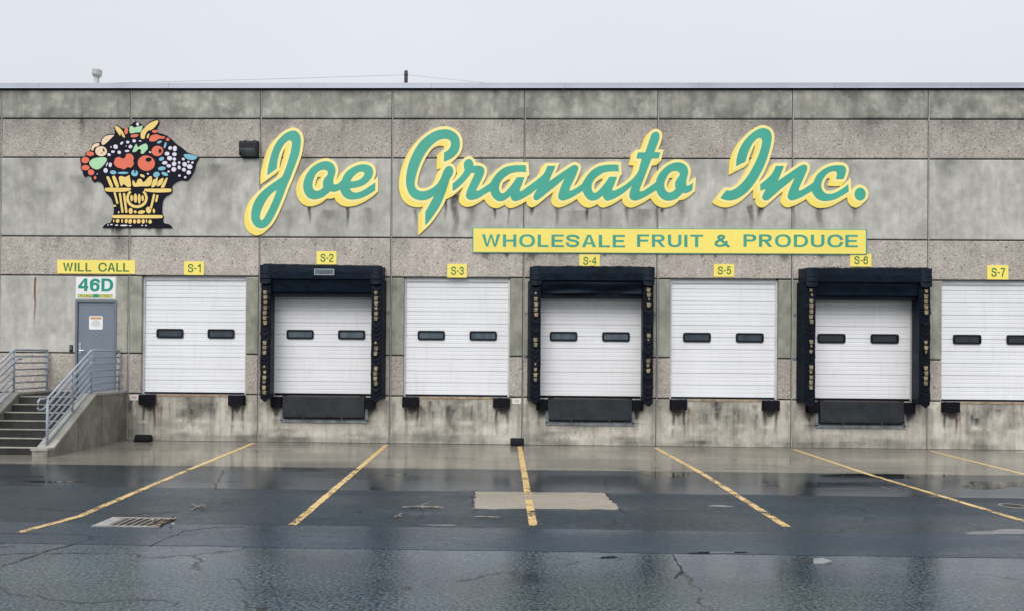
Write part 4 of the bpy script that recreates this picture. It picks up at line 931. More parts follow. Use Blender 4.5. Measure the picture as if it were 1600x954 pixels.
def ell(name, cx_, cy_, rx, ry, m, rot=0, lay=0, wob=.09):
    r_ = math.radians(rot); n_ = 9; ph = random.random()*6
    pts = []
    for k in range(n_):
        a = 2*math.pi*k/n_; q = 1+wob*math.sin(2*a+ph)*random.uniform(.3, 1); x, y = rx*q*math.cos(a), ry*q*math.sin(a)
        pts.append((cx_+x*math.cos(r_)-y*math.sin(r_), cy_+x*math.sin(r_)+y*math.cos(r_)))
    blob(name, pts, m, lay)
def stroke(name, a, b, wd, m):
    a, b = Vector(a), Vector(b); t = (b-a).normalized(); n_ = Vector((-t.y, t.x))*wd/2
    p = [a+n_, a-t*wd*.35, a-n_, a*.5+b*.5-n_, b-n_, b+t*wd*.35, b+n_, a*.5+b*.5+n_]
    blob(name, [tuple(q) for q in p], m)
blob('banana', [(358, 88), (385, 100), (410, 125), (428, 160), (433, 182, c), (415, 172), (402, 145), (396, 166), (375, 140), (360, 115)], 'b_yel')
blob('banana', [(560, 186), (557, 150), (580, 110), (630, 65), (685, 45), (693, 60), (670, 95), (640, 120), (612, 128), (592, 160), (585, 188)], 'b_yel'); ell('banana', 614, 168, 7, 20, 'b_yel', 20)
for a in ((443, 128, 15, 26, 10), (508, 166, 30, 14, -8), (667, 132, 21, 12, 0), (768, 195, 13, 13, 0)): ell('pepper', *a[:4], 'b_red', a[4])
blob('pepper', [(623, 195), (640, 165), (680, 155), (715, 168), (745, 172), (740, 188), (700, 190), (670, 208), (635, 210)], 'b_red')
blob('melon', [(470, 95, c), (490, 90), (505, 102), (530, 95), (572, 86, c), (568, 110), (555, 138), (520, 140), (480, 148), (468, 130)], 'b_grn'); ell('grape', 532, 75, 11, 13, 'b_lav')
blob('peach', [(250, 228), (255, 195), (280, 170), (320, 160), (350, 162, c), (325, 185), (295, 215), (265, 237)], 'b_crm'); blob('peach', [(168, 275), (180, 240), (210, 225), (233, 228), (225, 245), (195, 258), (183, 281)], 'b_crm')
ell('peach', 246, 287, 45, 40, 'b_crm', wob=.03); ell('peach_mark', 267, 279, 6, 15, 'navy', -15, 1); ell('peach_mark', 252, 300, 4, 5, 'navy', 0, 1)
for a in ((160, 307, 30, 19), (122, 357, 30, 25), (124, 416, 30, 22), (168, 452, 24, 23), (199, 494, 10, 13)): ell('cherry', *a, 'b_red')
blob('pear', [(153, 380), (175, 350), (215, 338), (270, 334), (292, 350), (275, 385), (240, 420), (210, 430), (175, 415)], 'b_grn')
for a in ((360, 252, 18, 17), (408, 224, 14, 9, -40), (455, 216, 12, 11), (505, 206, 13, 13), (476, 251, 15, 13), (450, 285, 18, 8), (388, 296, 14, 13), (339, 291, 14, 10), (308, 314, 14, 10, 20), (324, 254, 6, 6), (552, 207, 11, 5), (442, 246, 4, 4), (318, 394, 12, 18), (282, 438, 16, 20, -20), (630, 295, 9, 7, 30), (292, 390, 4, 18, 25), (613, 464, 8, 7), (216, 464, 4, 4)): ell('grape', *a[:4], 'b_lav', a[4] if len(a) > 4 else 0)
blob('leaf', [(492, 292), (505, 255), (522, 230), (535, 255), (560, 240), (600, 228), (612, 265), (592, 290), (575, 308), (556, 300), (560, 275), (538, 272), (520, 290)], 'b_grn')
blob('apple', [(348, 370), (360, 342), (390, 332), (412, 345), (435, 335), (445, 310), (480, 308), (502, 335), (497, 360), (503, 385), (482, 415), (455, 412), (425, 430), (400, 420), (375, 415), (350, 392)], 'b_red')
ell('apple', 600, 381, 68, 60, 'b_red', wob=.03); ell('apple_core', 618, 353, 23, 18, 'navy', 0, 1); ell('apple', 687, 285, 46, 40, 'b_red', wob=.03); ell('apple_core', 708, 285, 12, 17, 'navy', 0, 1)
for a in ((703, 215, 20, 9, -20), (748, 240, 8, 26, 15), (720, 347, 22, 13, -20), (722, 422, 30, 15, -10), (340, 453, 24, 16), (418, 457, 40, 9), (508, 459, 25, 26), (680, 470, 25, 22), (745, 465, 28, 13, 18)): ell('leaf', *a[:4], 'b_blu', a[4] if len(a) > 4 else 0)
ell('leaf_gap', 512, 446, 6, 14, 'navy', 0, 1)
blob('leaf', [(893, 318), (905, 310), (945, 312), (998, 328), (985, 350), (955, 356), (915, 345)], 'b_blu')
for a in ((787, 262, 15, 14), (824, 266, 17, 20), (763, 306, 18, 16), (821, 311, 17, 15), (783, 342, 19, 18), (820, 349, 14, 12), (745, 378, 20, 14), (818, 386, 17, 18), (776, 402, 17, 13), (816, 430, 20, 17), (775, 446, 9, 9), (858, 377, 9, 11), (858, 414, 13, 15), (890, 349, 12, 10), (901, 390, 18, 18), (930, 371, 8, 9), (962, 376, 10, 9), (941, 408, 20, 19), (895, 432, 15, 15), (933, 453, 17, 17), (860, 478, 10, 8), (905, 491, 9, 9)): ell('grape', *a, 'b_lav')
for p in ([(288, 490), (308, 488), (340, 562), (322, 572)], [(333, 490), (355, 483), (386, 560), (366, 572)]): blob('basket_slat', p, 'b_yel')
blob('basket_slat', [(385, 492), (410, 482), (432, 490), (468, 474, c), (480, 558), (455, 568), (425, 545), (402, 560)], 'b_yel'); blob('basket_slat', [(493, 515), (508, 525), (520, 540), (535, 508), (560, 505), (580, 530), (622, 487), (645, 490), (632, 556), (560, 562), (500, 562)], 'b_yel')
ell('basket_slat', 570, 480, 20, 10, 'b_yel', 30); blob('basket_slat', [(655, 510), (672, 505), (690, 487), (684, 540), (660, 566), (640, 566)], 'b_yel'); blob('basket_slat', [(700, 515), (735, 497), (720, 545), (692, 562), (682, 555)], 'b_yel'); blob('basket_slat', [(750, 505), (768, 496), (742, 568), (715, 568)], 'b_yel')
blob('rim_bar', [(282, 574), (375, 574), (474, 576), (478, 590), (440, 602), (380, 606), (290, 602), (276, 588)], 'b_yel'); blob('rim_bar', [(590, 582), (690, 580), (790, 580), (798, 594), (788, 606), (690, 610), (610, 604), (584, 594)], 'b_yel')
ring = [(527+84*math.cos(math.radians(a)), 655+78*math.sin(math.radians(a))) for a in range(-48, 229, 12)]+[(527+64*math.cos(math.radians(a)), 653+58*math.sin(math.radians(a))) for a in range(228, -49, -12)]
blob('emblem_ring', [q+((c,) if i in (0, 23, 24, 47) else ()) for i, q in enumerate(ring)], 'b_yel')
for a in ((485, 655, 10, 25), (515, 655, 13, 38), (545, 660, 12, 38), (572, 655, 9, 25)): ell('emblem_slat', *a, 'b_yel')
for a, b_, wd in (((352, 612), (374, 695), 15), ((393, 618), (414, 765), 16), ((426, 620), (444, 765), 17), ((662, 628), (636, 735), 17), ((688, 634), (677, 680), 16)): stroke('basket_slat', a, b_, wd, 'b_yel')
for a in ((478, 755, 17, 22), (513, 762, 11, 12), (562, 764, 30, 13, -12), (618, 748, 20, 27), (660, 755, 9, 18), (352, 715, 11, 8), (384, 765, 6, 8)): ell('basket_bead', *a[:4], 'b_yel', a[4] if len(a) > 4 else 0)
blob('base_bar', [(342, 788), (530, 787), (720, 788), (729, 800), (720, 811), (530, 813), (344, 811), (334, 800)], 'b_yel')
for a in ((376, 834, 14, 15), (345, 833, 5, 11), (411, 834, 7, 14), (443, 835, 11, 18), (474, 837, 14, 18), (508, 838, 12, 16), (541, 837, 14, 18), (576, 837, 13, 17), (602, 835, 5, 15), (630, 840, 13, 16)): ell('basket_bead', *a, 'b_yel')
for a in ((327, 862, 10, 5), (368, 867, 12, 5), (425, 869, 28, 6), (475, 871, 12, 4), (300, 866, 6, 4), (568, 869, 8, 4), (598, 870, 7, 5)): ell('base_bead', *a, 'sign_white')

# ------------------------------------------------------------------ wall lamp
x0, x1, z0, z1 = wbox(378, 221.5, 405, 247)
t = empty('wall_lamp', ((x0+x1)/2, 0, z0), 'dark bronze wall lamp between the fruit basket and the script word', 'lamp')
zm = z0+(z1-z0)*.5
boxo('back_box', (x0, x1, -.05, .002, z0, z1), M['lamp'], t, .006, 2)
bm = bmesh.new()
pr = [(-.05, z1-.005), (-.19, z1-.03), (-.235, z1-.09), (-.235, zm), (-.05, zm)]
a = [bm.verts.new((x0+.003, y, z)) for y, z in pr]; b = [bm.verts.new((x1-.003, y, z)) for y, z in pr]
for i in range(len(a)): k = (i+1) % len(a); bm.faces.new((a[i], a[k], b[k], b[i]))
bm.faces.new(a); bm.faces.new(b[::-1]); bmesh.ops.recalc_face_normals(bm, faces=bm.faces); obj('hood', bm, M['lamp'], t)
bm = bmesh.new(); n_ = 10; rows = []
for i in range(n_+1):
    u = i/n_; y = -.225+.165*u**1.6; z = zm-.002-(zm-z0-.02)*math.sin(u*math.pi/2)
    rows.append([bm.verts.new((x0+.03+(x1-x0-.06)*k/6, y, z)) for k in range(7)])
for r0_, r1_ in zip(rows, rows[1:]):
    for k in range(6): bm.faces.new((r0_[k], r0_[k+1], r1_[k+1], r1_[k]))
obj('lens', bm, M['lens'], t, smooth=True)
for xx in (x0+.012, x1-.012): boxo('lens_side', (xx-.01, xx+.01, -.215, -.05, z0+.02, zm-.001), M['lamp'], t)
boxo('bottom_lip', (x0+.003, x1-.003, -.08, -.05, z0+.002, z0+.03), M['lamp'], t)
for xx in (x0+.1, x1-.09): boxo('latch', (xx-.02, xx+.02, -.09, -.04, z1-.012, z1+.018), M['lamp'], t, .004)

# ------------------------------------------------------------------ dock shelters
def pleat_mesh(w_, drop, out):
    bm = bmesh.new(); nx = 7; rows = []
    for r_, (dz, dy) in enumerate(((0, .0), (-.35, .55), (-.8, 1.0), (-1.0, .92))):
        row = []
        for i in range(nx):
            u = i/(nx-1)*2-1; v = (1-abs(u))*.085
            row.append(bm.verts.new((u*w_/2, -dy*out*(1-.35*abs(u)**2), dz*drop-v*(.6+.4*r_/3))))
        rows.append(row)
    for a, b in zip(rows, rows[1:]):
        for i in range(nx-1): bm.faces.new((a[i], b[i], b[i+1], a[i+1]))
    bmesh.ops.recalc_face_normals(bm, faces=bm.faces)
    me = bpy.data.meshes.new('pleat'); bm.to_mesh(me); bm.free(); me.materials.append(M['pleat']); return me
PL = [pleat_mesh(.205, .165+.012*k, .030+.006*k) for k in range(3)]
def patch_mesh(k):
    w0, w1, h_ = (.09, .066, .088) if k == 0 else (.078, .045, .07) if k == 1 else (.05, .03, .05)
    me = bpy.data.meshes.new('guide_patch'); me.from_pydata([(-w0/2, 0, 0), (w0/2, .0, 0), (w1/2, -.012, -h_), (-w1/2, -.012, -h_)], [], [(0, 3, 2, 1)]); me.materials.append(M['tan']); me.update(); return me
PT = [patch_mesh(k) for k in range(3)]
SEGS = {2: ([1, 2, 3, 4, 5, 6, 7, 11, 12, 13, 16, 17, 18, 19, 20, 21], [1, 2, 3, 4, 5, 6, 11, 12, 13, 16, 17, 18, 19]), 4: ([1, 2, 3, 4, 5, 10, 11, 15, 16, 17, 18], [0, 1, 2, 3, 9, 10, 14, 15, 16]), 6: ([0, 1, 2, 3, 4, 5, 6, 10, 11, 12, 15, 16, 17, 18, 19], [0, 1, 2, 3, 4, 10, 11, 12, 15, 16, 17, 18])}
DEP = .40
for j in (2, 4, 6):
    X0 = BAY*j; r_ = random.Random(j)
    lb = {2: 'black fabric dock shelter around the S-2 door, with a grey label on its header', 4: 'sagging black fabric dock shelter around the S-4 door', 6: 'black fabric dock shelter around the S-6 door'}[j]
    t = empty('dock_shelter', (X0+1.52, 0, 1.0), lb, 'dock shelter', 'black dock shelters around the doors')
    zt, zh, zb = 4.05, 3.70, 1.03
    for s_ in (0, 1):
        sx = lambda q: X0+q if s_ == 0 else X0+BAY-q
        # foam side pad: outer edge flares to the wall
        bm = bmesh.new(); sec = [(.10, -.001), (.145, -DEP+.06), (.185, -DEP), (.36, -DEP), (.385, -DEP+.03), (.36, .0), (.30, .12)] ; zz = np.linspace(zb, zh+.02, 14); rings = []
        for z_ in zz: rings.append([bm.verts.new((sx(q+ (r_.gauss(0, .004) if 0 < i < 5 else 0)), y+(r_.gauss(0, .006) if 0 < i < 5 else 0), z_)) for i, (q, y) in enumerate(sec[:6])])
        for a, b in zip(rings, rings[1:]):
            for k in range(5): bm.faces.new((a[k], a[k+1], b[k+1], b[k]))
            bm.faces.new((a[5], a[0], b[0], b[5]))
        bm.faces.new(rings[0]); bm.faces.new(rings[-1][::-1]); bmesh.ops.recalc_face_normals(bm, faces=bm.faces)
        obj('side_pad', bm, M['vinyl'], t, smooth=False)
        n_ = 23; xc = sx(.268)
        for k in range(n_):
            z_ = zh-.04-k*.112
            p = link('pleat', PL[r_.randrange(3)], None, t, (xc+r_.gauss(0, .003), -DEP-.004, z_)); p.rotation_euler = (0, r_.gauss(0, .025), 0)
            if k in SEGS[j][s_]:
                g_ = link('guide_patch', PT[r_.choice((0, 0, 0, 0, 1, 2))], None, p, (xc+r_.gauss(0, .003), -DEP-.046, z_-.10)); g_.rotation_euler = (0, r_.gauss(0, .06), 0)
    # header
    bm = bmesh.new(); nx = 30; sag = {2: .0, 4: .02, 6: .006}[j]; rows = []
    for i in range(nx+1):
        u = i/nx; x_ = X0+.135+(BAY-.27)*u; ed_ = .0 if 0 < i < nx else .0
        wv = r_.gauss(0, .003+.1*sag)*(1 if 0 < i < nx else 0); cr_ = .035 if i in (0, nx) else 0
        sl = (.035 if j == 2 else -.02 if j == 6 else 0)*(0.5-u)
        rows.append([bm.verts.new(q) for q in ((x_, 0.002, zt+sl), (x_, -DEP+.02+cr_, zt-.005+wv+sl-cr_), (x_, -DEP-.055+cr_, zt-.035+wv+sl-cr_*.5), (x_, -DEP-.06+cr_+wv, (zt+zh)/2+wv), (x_, -DEP-.045+cr_, zh+.02), (x_, -DEP+.01, zh), (x_, 0.002, zh))])
    for a, b in zip(rows, rows[1:]):
        for k in range(7): bm.faces.new((a[k], b[k], b[(k+1) % 7], a[(k+1) % 7]))
    bm.faces.new(rows[0]); bm.faces.new(rows[-1][::-1]); bmesh.ops.recalc_face_normals(bm, faces=bm.faces); obj('header', bm, M['vinyl'], t)
    # head curtain with folds
    bm = bmesh.new(); rows = []; nx, nz = 48, 8
    for i in range(nx+1):
        u = i/nx; col_ = []
        for k in range(nz+1):
            v = k/nz; hang = .30+sag*3.0*math.sin(u*math.pi)*(-.25)+r_.gauss(0, .0025)
            fold = sag*1.6*math.sin(u*9+v*5)*v+.006*math.sin(u*40)*v*(1 if j == 2 else .5)+sag*2*abs(math.sin(u*3.1))*math.sin(v*6.5)
            col_.append(bm.verts.new((X0+.37+(BAY-.74)*u, -DEP+.015-fold+.07*v, zh+.01-hang*v)))
        rows.append(col_)
    for a, b in zip(rows, rows[1:]):
        for k in range(nz): bm.faces.new((a[k], a[k+1], b[k+1], b[k]))
    r2 = bmesh.ops.extrude_face_region(bm, geom=bm.faces[:])
    for g in r2['geom']:
        if isinstance(g, bmesh.types.BMVert): g.co.y += .012
    bmesh.ops.recalc_face_normals(bm, faces=bm.faces); obj('head_curtain', bm, M['vinyl'], t, smooth=True)
    boxo('curtain_pad', (X0+.37, X0+BAY-.37, -DEP+.11, .04, 3.34, 3.66), M['pleat'], t)
    for s_ in (0, 1):     # shoulder flaps at the corners
        xc = X0+.27 if s_ == 0 else X0+BAY-.27
        for k, (za, zb_, w0, w1, yy) in enumerate(((zt-.03, zt-.22, .13, .105, .075), (zt-.19, zt-.32, .125, .11, .082), (zt-.30, zt-.43, .13, .12, .07))):
            bm = bmesh.new(); nA = 7; A_, B_ = [], []
            for i in range(nA):
                u = i/(nA-1)*2-1
                A_.append((xc+u*w0, -DEP-yy-.004*k+.03*u*u, za)); B_.append((xc+u*w1+r_.gauss(0, .004), -DEP-yy-.03+.03*u*u, zb_-.025*(1-u*u)*(1 if k == 2 else .3)))
            va = [bm.verts.new(p) for p in A_]; vb = [bm.verts.new(p) for p in B_]
            for i in range(nA-1): bm.faces.new((va[i], vb[i], vb[i+1], va[i+1]))
            r2 = bmesh.ops.extrude_face_region(bm, geom=bm.faces[:])
            for g in r2['geom']:
                if isinstance(g, bmesh.types.BMVert): g.co.y += .02
            bmesh.ops.recalc_face_normals(bm, faces=bm.faces); obj('corner_flap', bm, M['vinyl'], t)
    if j == 2:
        a_ = on_wall(491, 425, -DEP-.07); b_ = on_wall(522, 425, -DEP-.07)
        boxo('maker_label', (a_[0], b_[0], -DEP-.073, -DEP-.050, 3.80, 3.94), M['pipe'], t); boxo('label_print', (a_[0]+.015, b_[0]-.015, -DEP-.075, -DEP-.06, 3.815, 3.925), M['label_grey'], t)
    for s_, q, zz in ((0, .055, 3.0), (0, .055, 2.0), (1, .055, 3.0)):
        xx = X0+q if s_ == 0 else X0+BAY-q
        boxo('bracket', (xx-.025, xx+.025, -.03, .002, zz, zz+.06), M['steel'], t, .004)
    # leveler below
    lv = empty('dock_leveler', (X0+1.52, 0, .5), f'dark diamond plate leveler lip hanging below the S-{j} door', 'dock leveler', 'dock levelers under the sheltered doors')
    bm = bmesh.new(); l0, l1 = X0+.60, X0+2.47
    p_ = [(-.055, 1.075), (-.105, 1.06), (-.135, .60), (-.115, .575), (-.085, .60), (-.05, 1.04)]
    a = [bm.verts.new((l0, y, z)) for y, z in p_]; b = [bm.verts.new((l1, y, z)) for y, z in p_]
    for i in range(6): k = (i+1) % 6; bm.faces.new((a[i], a[k], b[k], b[i]))
    bm.faces.new(a); bm.faces.new(b[::-1]); bmesh.ops.recalc_face_normals(bm, faces=bm.faces); obj('lip', bm, M['diamond'], lv)
    boxo('deck_edge', (l0-.02, l1+.02, -.05, .1, 1.05, 1.088), M['rubber'], lv)
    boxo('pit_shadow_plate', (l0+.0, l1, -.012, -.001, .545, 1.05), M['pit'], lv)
    for nm, bx4 in (('frame_post', (l0-.075, l0-.012, .50, 1.05)), ('frame_post', (l1+.012, l1+.075, .50, 1.05)), ('frame_sill', (l0-.075, l1+.075, .462, .535))): boxo(nm, (bx4[0], bx4[1], -.03, .002, bx4[2], bx4[3]), M['steel'], lv, .004)
    for q in (.5, 1.37):
        bm = bmesh.new(); tube(bm, [(l0+q, -.13, .62), (l0+q, -.14, .54)], .018, 8); obj('lip_lug', bm, M['iron'], lv)
    bm = bmesh.new(); tube(bm, [(l0+.1, -.06, 1.065), (l1-.1, -.06, 1.065)], .02, 8); obj('hinge_tube', bm, M['iron'], lv)

# ------------------------------------------------------------------ bumpers and dock edge angles
bump_meshes = {}
def bumper(X, z0, z1, w_, label, rusty_side=0):
    t = empty('dock_bumper', (X, 0, z0), label, 'bumper', 'black rubber dock bumpers')
    n_ = 9; dp = .115
    for k in range(n_):       # laminated pads
        x0 = X-w_/2+.02+(w_-.04)*k/n_; x1 = X-w_/2+.02+(w_-.04)*(k+1)/n_; e_ = random.uniform(-.006, .006)
        boxo('rubber_lamination', (x0+.0008, x1-.0008, -dp+e_, .0, z0+random.uniform(0, .012), z1-random.uniform(0, .008)), M['rubber'], t)
    for s_ in (-1, 1):
        xx = X+s_*(w_/2-.008); boxo('end_angle', (xx-.009, xx+.009, -.08, .002, z0+.01, z1-.005), M['iron' if s_ == rusty_side else 'rubber'], t)
    for zz in (z0+.07, z1-.07):
        bm = bmesh.new(); tube(bm, [(X-w_/2-.012, -.05, zz), (X+w_/2+.012, -.05, zz)], .01, 6); obj('tie_rod', bm, M['iron'], t)
for j in DOCK:
    X0 = BAY*j; sh = j in (2, 4, 6)
    if sh: spec = ((X0+.445, .80, 1.06, .27), (X0+2.60, .80, 1.06, .27))
    else: spec = ((X0+.485, .835, 1.075, .385), (X0+2.565, .835, 1.075, .385))
    for q, (xx, a_, b_, w_) in enumerate(spec):
        if j == 7 and q == 1: continue
        bumper(xx, a_, b_, w_, f'black rubber bumper under the {"left" if q == 0 else "right"} end of the S-{j} door', 1 if (j == 1 and q == 0) or (j == 2 and q == 1) else 0)
    if not sh:
        o = boxo('dock_edge_angle', (X0+.70, X0+2.35, -.012, .006, 1.035, 1.088), M['angle'], bld, .003)
        bm = bmesh.new(); box(bm, X0+OPX[0], X0+OPX[1], .0, .13, Z['g']-.01, Z['g']-.004); obj('dock_sill', bm, M['steel'], bld)

# ------------------------------------------------------------------ wheel chocks
for pb, lb in (((211, 678, 237, 689.5), 'black rubber wheel chock on the apron beside the stair'), ((797, 684, 819, 695), 'black rubber wheel chock at the foot of the middle bay line')):
    gx, gy = on_ground((pb[0]+pb[2])/2, pb[3], .006); gy = min(gy, -.14); w_ = .36 if pb[0] < 500 else .31
    t = empty('wheel_chock', (gx, gy, .006), lb, 'wheel chock', 'rubber wheel chocks by the wall')
    bm = bmesh.new(); pr = [(-.11, 0), (.11, 0), (.10, .10), (.03, .165), (-.03, .165), (-.10, .07)]
    a = [bm.verts.new((gx-w_/2, gy+y, .006+z)) for y, z in pr]; b = [bm.verts.new((gx+w_/2, gy+y, .006+z)) for y, z in pr]
    for i in range(6): k = (i+1) % 6; bm.faces.new((a[i], a[k], b[k], b[i]))
    bm.faces.new(a); bm.faces.new(b[::-1]); bmesh.ops.recalc_face_normals(bm, faces=bm.faces); bmesh.ops.bevel(bm, geom=bm.edges[:], offset=.014, segments=2, affect='EDGES'); obj('wedge', bm, M['rubber'], t)
    for k in range(3): boxo('tread_rib', (gx-w_/2+.03, gx+w_/2-.03, gy-.105+.018*k-.006, gy-.10+.018*k+.004, .04+.03*k, .056+.03*k), M['win_frame'], t)

# ------------------------------------------------------------------ stair
st = empty('concrete_stair', (2.02, -1.7, 0), 'concrete stair with cheek walls up to the entrance door', 'stair')
SX0, SX1, LD = 1.33, 2.72, 1.40
ZL = 1.075; RI = ZL/7; TD = .262
def sbox(name, b, m, bev=.008, tn=1.0):
    bm = bmesh.new(); box(bm, *b, bev=bev); o = obj(name, bm, m, st)
    at = o.data.attributes.new('tone', 'FLOAT', 'POINT'); at.data.foreach_set('value', np.full(len(o.data.vertices), tn, np.float32)); return o
sbox('landing', (SX0, SX1, -LD, -.002, .0, ZL), M['step'], tn=1.5)
for k in range(6):
    z1 = ZL-RI*(k+1); sbox('step', (SX0, SX1, -LD-TD*(k+1), -LD-TD*k-.001, 0, z1), M['step'], .01, tn=random.uniform(.9, 1.1))
for k in range(7):
    z1 = ZL-RI*k; sbox('nosing', (SX0+.004, SX1-.004, -LD-TD*k-.014, -LD-TD*k+.045, z1-.022, z1+.003), M['coping_c'], .004, tn=random.uniform(.8, 1.05))
YF = -LD-TD*6-.34
def cheek(x0, x1, name, caps):
    bm = bmesh.new(); slope = RI/TD; zc_ = ZL+.03; zf_ = .13
    y_k = -LD-.06; y_e = y_k-(zc_-zf_)/slope
    y_e = max(y_e, YF+.2); 
    pr = [(-.002, 0), (-.002, zc_), (y_k, zc_), (y_e, zf_), (YF, zf_), (YF, 0)]
    n_ = 1
    def quads(xx): return [bm.verts.new((xx, y, z)) for y, z in pr]
    a, b = quads(x0), quads(x1)
    for i in range(len(a)): k = (i+1) % len(a); bm.faces.new((a[i], a[k], b[k], b[i]))
    bm.faces.new(a); bm.faces.new(b[::-1]); bmesh.ops.recalc_face_normals(bm, faces=bm.faces); bmesh.ops.triangulate(bm, faces=[f for f in bm.faces if len(f.verts) > 4])
    o = obj(name, bm, M['stair'], st); at = o.data.attributes.new('tone', 'FLOAT', 'POINT'); at.data.foreach_set('value', np.ones(len(o.data.vertices), np.float32))
    # coping along the slope and on the front pier
    bm = bmesh.new(); cp = [(-.004, zc_+.001), (y_k, zc_+.001), (y_e, zf_+.001), (YF-.02, zf_+.001)]; th = .045
    xa_, xb_ = x0-.022, x1+.022
    lo = [[bm.verts.new((xx, y, z)) for y, z in cp] for xx in (xa_, xb_)]; hi = [[bm.verts.new((xx, y, z+th)) for y, z in cp] for xx in (xa_, xb_)]
    for i in range(3):
        bm.faces.new((hi[0][i], hi[0][i+1], hi[1][i+1], hi[1][i])); bm.faces.new((lo[0][i], lo[1][i], lo[1][i+1], lo[0][i+1]))
        bm.faces.new((lo[0][i], lo[0][i+1], hi[0][i+1], hi[0][i])); bm.faces.new((lo[1][i], hi[1][i], hi[1][i+1], lo[1][i+1]))
    for e_ in (0, 3): bm.faces.new((lo[0][e_], lo[1][e_], hi[1][e_], hi[0][e_]))
    bmesh.ops.recalc_face_normals(bm, faces=bm.faces); o = obj('cheek_cap', bm, M['coping_c'], st); at = o.data.attributes.new('tone', 'FLOAT', 'POINT'); at.data.foreach_set('value', np.full(len(o.data.vertices), .9, np.float32))
    for yj in caps:
        boxo('cheek_joint', (x0-.0015 if x0 < 2 else x1-.002, x0+.001 if x0 < 2 else x1+.0015, yj-.006, yj+.006, 0.01, min(zc_, zc_+(yj-y_k)*slope if yj < y_k else zc_)-.02), M['joint'], st)
    return zc_, zf_, y_k, y_e, slope
ck = cheek(SX1+.002, 3.02, 'cheek_wall', (-1.18, -2.15)); cheek(1.03, SX0-.002, 'cheek_wall', (-1.18, -2.15))
zc_, zf_, y_k, y_e, slope = ck
def topz(y): return (zc_ if y > y_k else max(zf_, zc_+(y-y_k)*slope))+.045
def railing(X, label):
    t = empty('stair_railing', (X, -1.7, .1), label, 'railing', 'blue-grey pipe railings of the stair')
    y0, y1, y2, y3 = -.06, -1.36, -2.12, YF+.26
    zt_ = topz(y1)+.925; s1 = (zt_-(topz(y3)+.90))/(y1-y3)
    zs = lambda y: zt_ if y > y1 else zt_+(y-y1)*s1
    for y in (y0, y1, y2, y3):
        bm = bmesh.new(); tube(bm, [(X, y, topz(y)-.01), (X, y, zs(y))], .025, 10); obj('post', bm, M['rail'], t, smooth=True)
        boxo('base_plate', (X-.05, X+.05, y-.05, y+.05, topz(y)-.002, topz(y)+.010), M['rail'], t) if y > y_k else None
    for k in range(7):
        dz = -.1425*k; bm = bmesh.new(); r_ = .025 if k == 0 else .0205
        tube(bm, [(X, y0, zs(y0)+dz), (X, y1, zs(y1)+dz), (X, y3, zs(y3)+dz)], r_, 10); obj('rail', bm, M['rail'], t, smooth=True)
    # graspable handrail on the stair side with a return loop at the foot
    xi = X+(-.075 if X > 2 else .075); hz = -.20
    bm = bmesh.new(); tube(bm, [(X, y1+.16, zs(y1)+hz), (xi, y1+.16, zs(y1)+hz), (xi, y1, zs(y1)+hz), (xi, y3, zs(y3)+hz), (xi, y3-.16, zs(y3)+hz-.02), (xi, y3-.2, zs(y3)+hz+.03), (xi, y3-.2, zs(y3)-.05), (xi, y3-.14, zs(y3)-.005), (X, y3, zs(y3)-.005)], .02, 10); obj('handrail', bm, M['rail'], t, smooth=True)
    for y in (y1, y2, y3):
        bm = bmesh.new(); tube(bm, [(X, y, zs(y)+hz-.03), (xi, y, zs(y)+hz-.03), (xi, y, zs(y)+hz)], .009, 6); obj('rail_bracket', bm, M['rail'], t)
railing(2.87, 'blue-grey pipe railing on the cheek wall nearest the S-1 door'); railing(1.18, 'blue-grey pipe railing at the left edge of the picture')

# ------------------------------------------------------------------ on and beyond the roof
YV = 1.6; xv, zv = on_wall(151, 121, YV); zb_ = 7.7; s_ = (on_wall(155, 121, YV)[0]-on_wall(147, 121, YV)[0])/2
t = empty('roof_vent', (xv, YV, zb_), 'grey roof vent pipe with a round cap above the left parapet', 'vent')
bm = bmesh.new(); lathe(bm, [(s_*1.6, 0), (s_*1.5, .05), (s_, .08), (s_, zv-zb_+.06)]); obj('pipe', bm, M['pipe'], t, (xv, YV, zb_), True)
bm = bmesh.new(); lathe(bm, [(s_*1.05, -.03), (s_*1.55, .0), (s_*1.8, .03), (s_*1.8, .14), (s_*1.7, .165), (s_*1.2, .175), (s_*.6, .178)]); o = obj('cap', bm, M['cap'], t, (xv, YV, zv+.03))
o.rotation_euler = (0, math.radians(7), 0)
YP = 46; xp, zp = on_wall(634.5, 111, YP); r_ = (on_wall(637.3, 115, YP)[0]-on_wall(631.6, 115, YP)[0])/2
t = empty('utility_pole', (xp, YP, 0), 'dark wooden utility pole top rising behind the roof', 'pole')
bm = bmesh.new(); lathe(bm, [(r_*1.5, 0), (r_*1.2, zp*.6), (r_, zp*.97), (r_*.98, zp)], 14); obj('pole', bm, M['wood'], t, (xp, YP, 0), True)
bm = bmesh.new(); zc2 = on_wall(634, 117, YP)[1]; lathe(bm, [(r_*1.1, -.06), (r_*1.12, 0), (r_*1.1, .06)], 14); obj('band', bm, M['iron'], t, (xp, YP, zc2))
def cable(p0, p1, sag, lb):
    bm = bmesh.new(); pts = []
    for k in range(25):
        u = k/24; p = Vector(p0).lerp(Vector(p1), u); p.z -= sag*4*u*(1-u); pts.append(p)
    tube(bm, pts, .013, 5); tag(obj('overhead_cable', bm, M['cable']), lb, 'cable', 'overhead cables at the utility pole')
a_ = on_wall(20, 129.3, YP); b_ = on_wall(1000, 137, YP)
cable((xp, YP, zc2), (a_[0]-8, YP, a_[1]-.3), .1, 'thin overhead cable running left from the utility pole'); cable((xp, YP, zc2), (b_[0], YP, b_[1]-.6), .1, 'thin overhead cable running right from the utility pole')

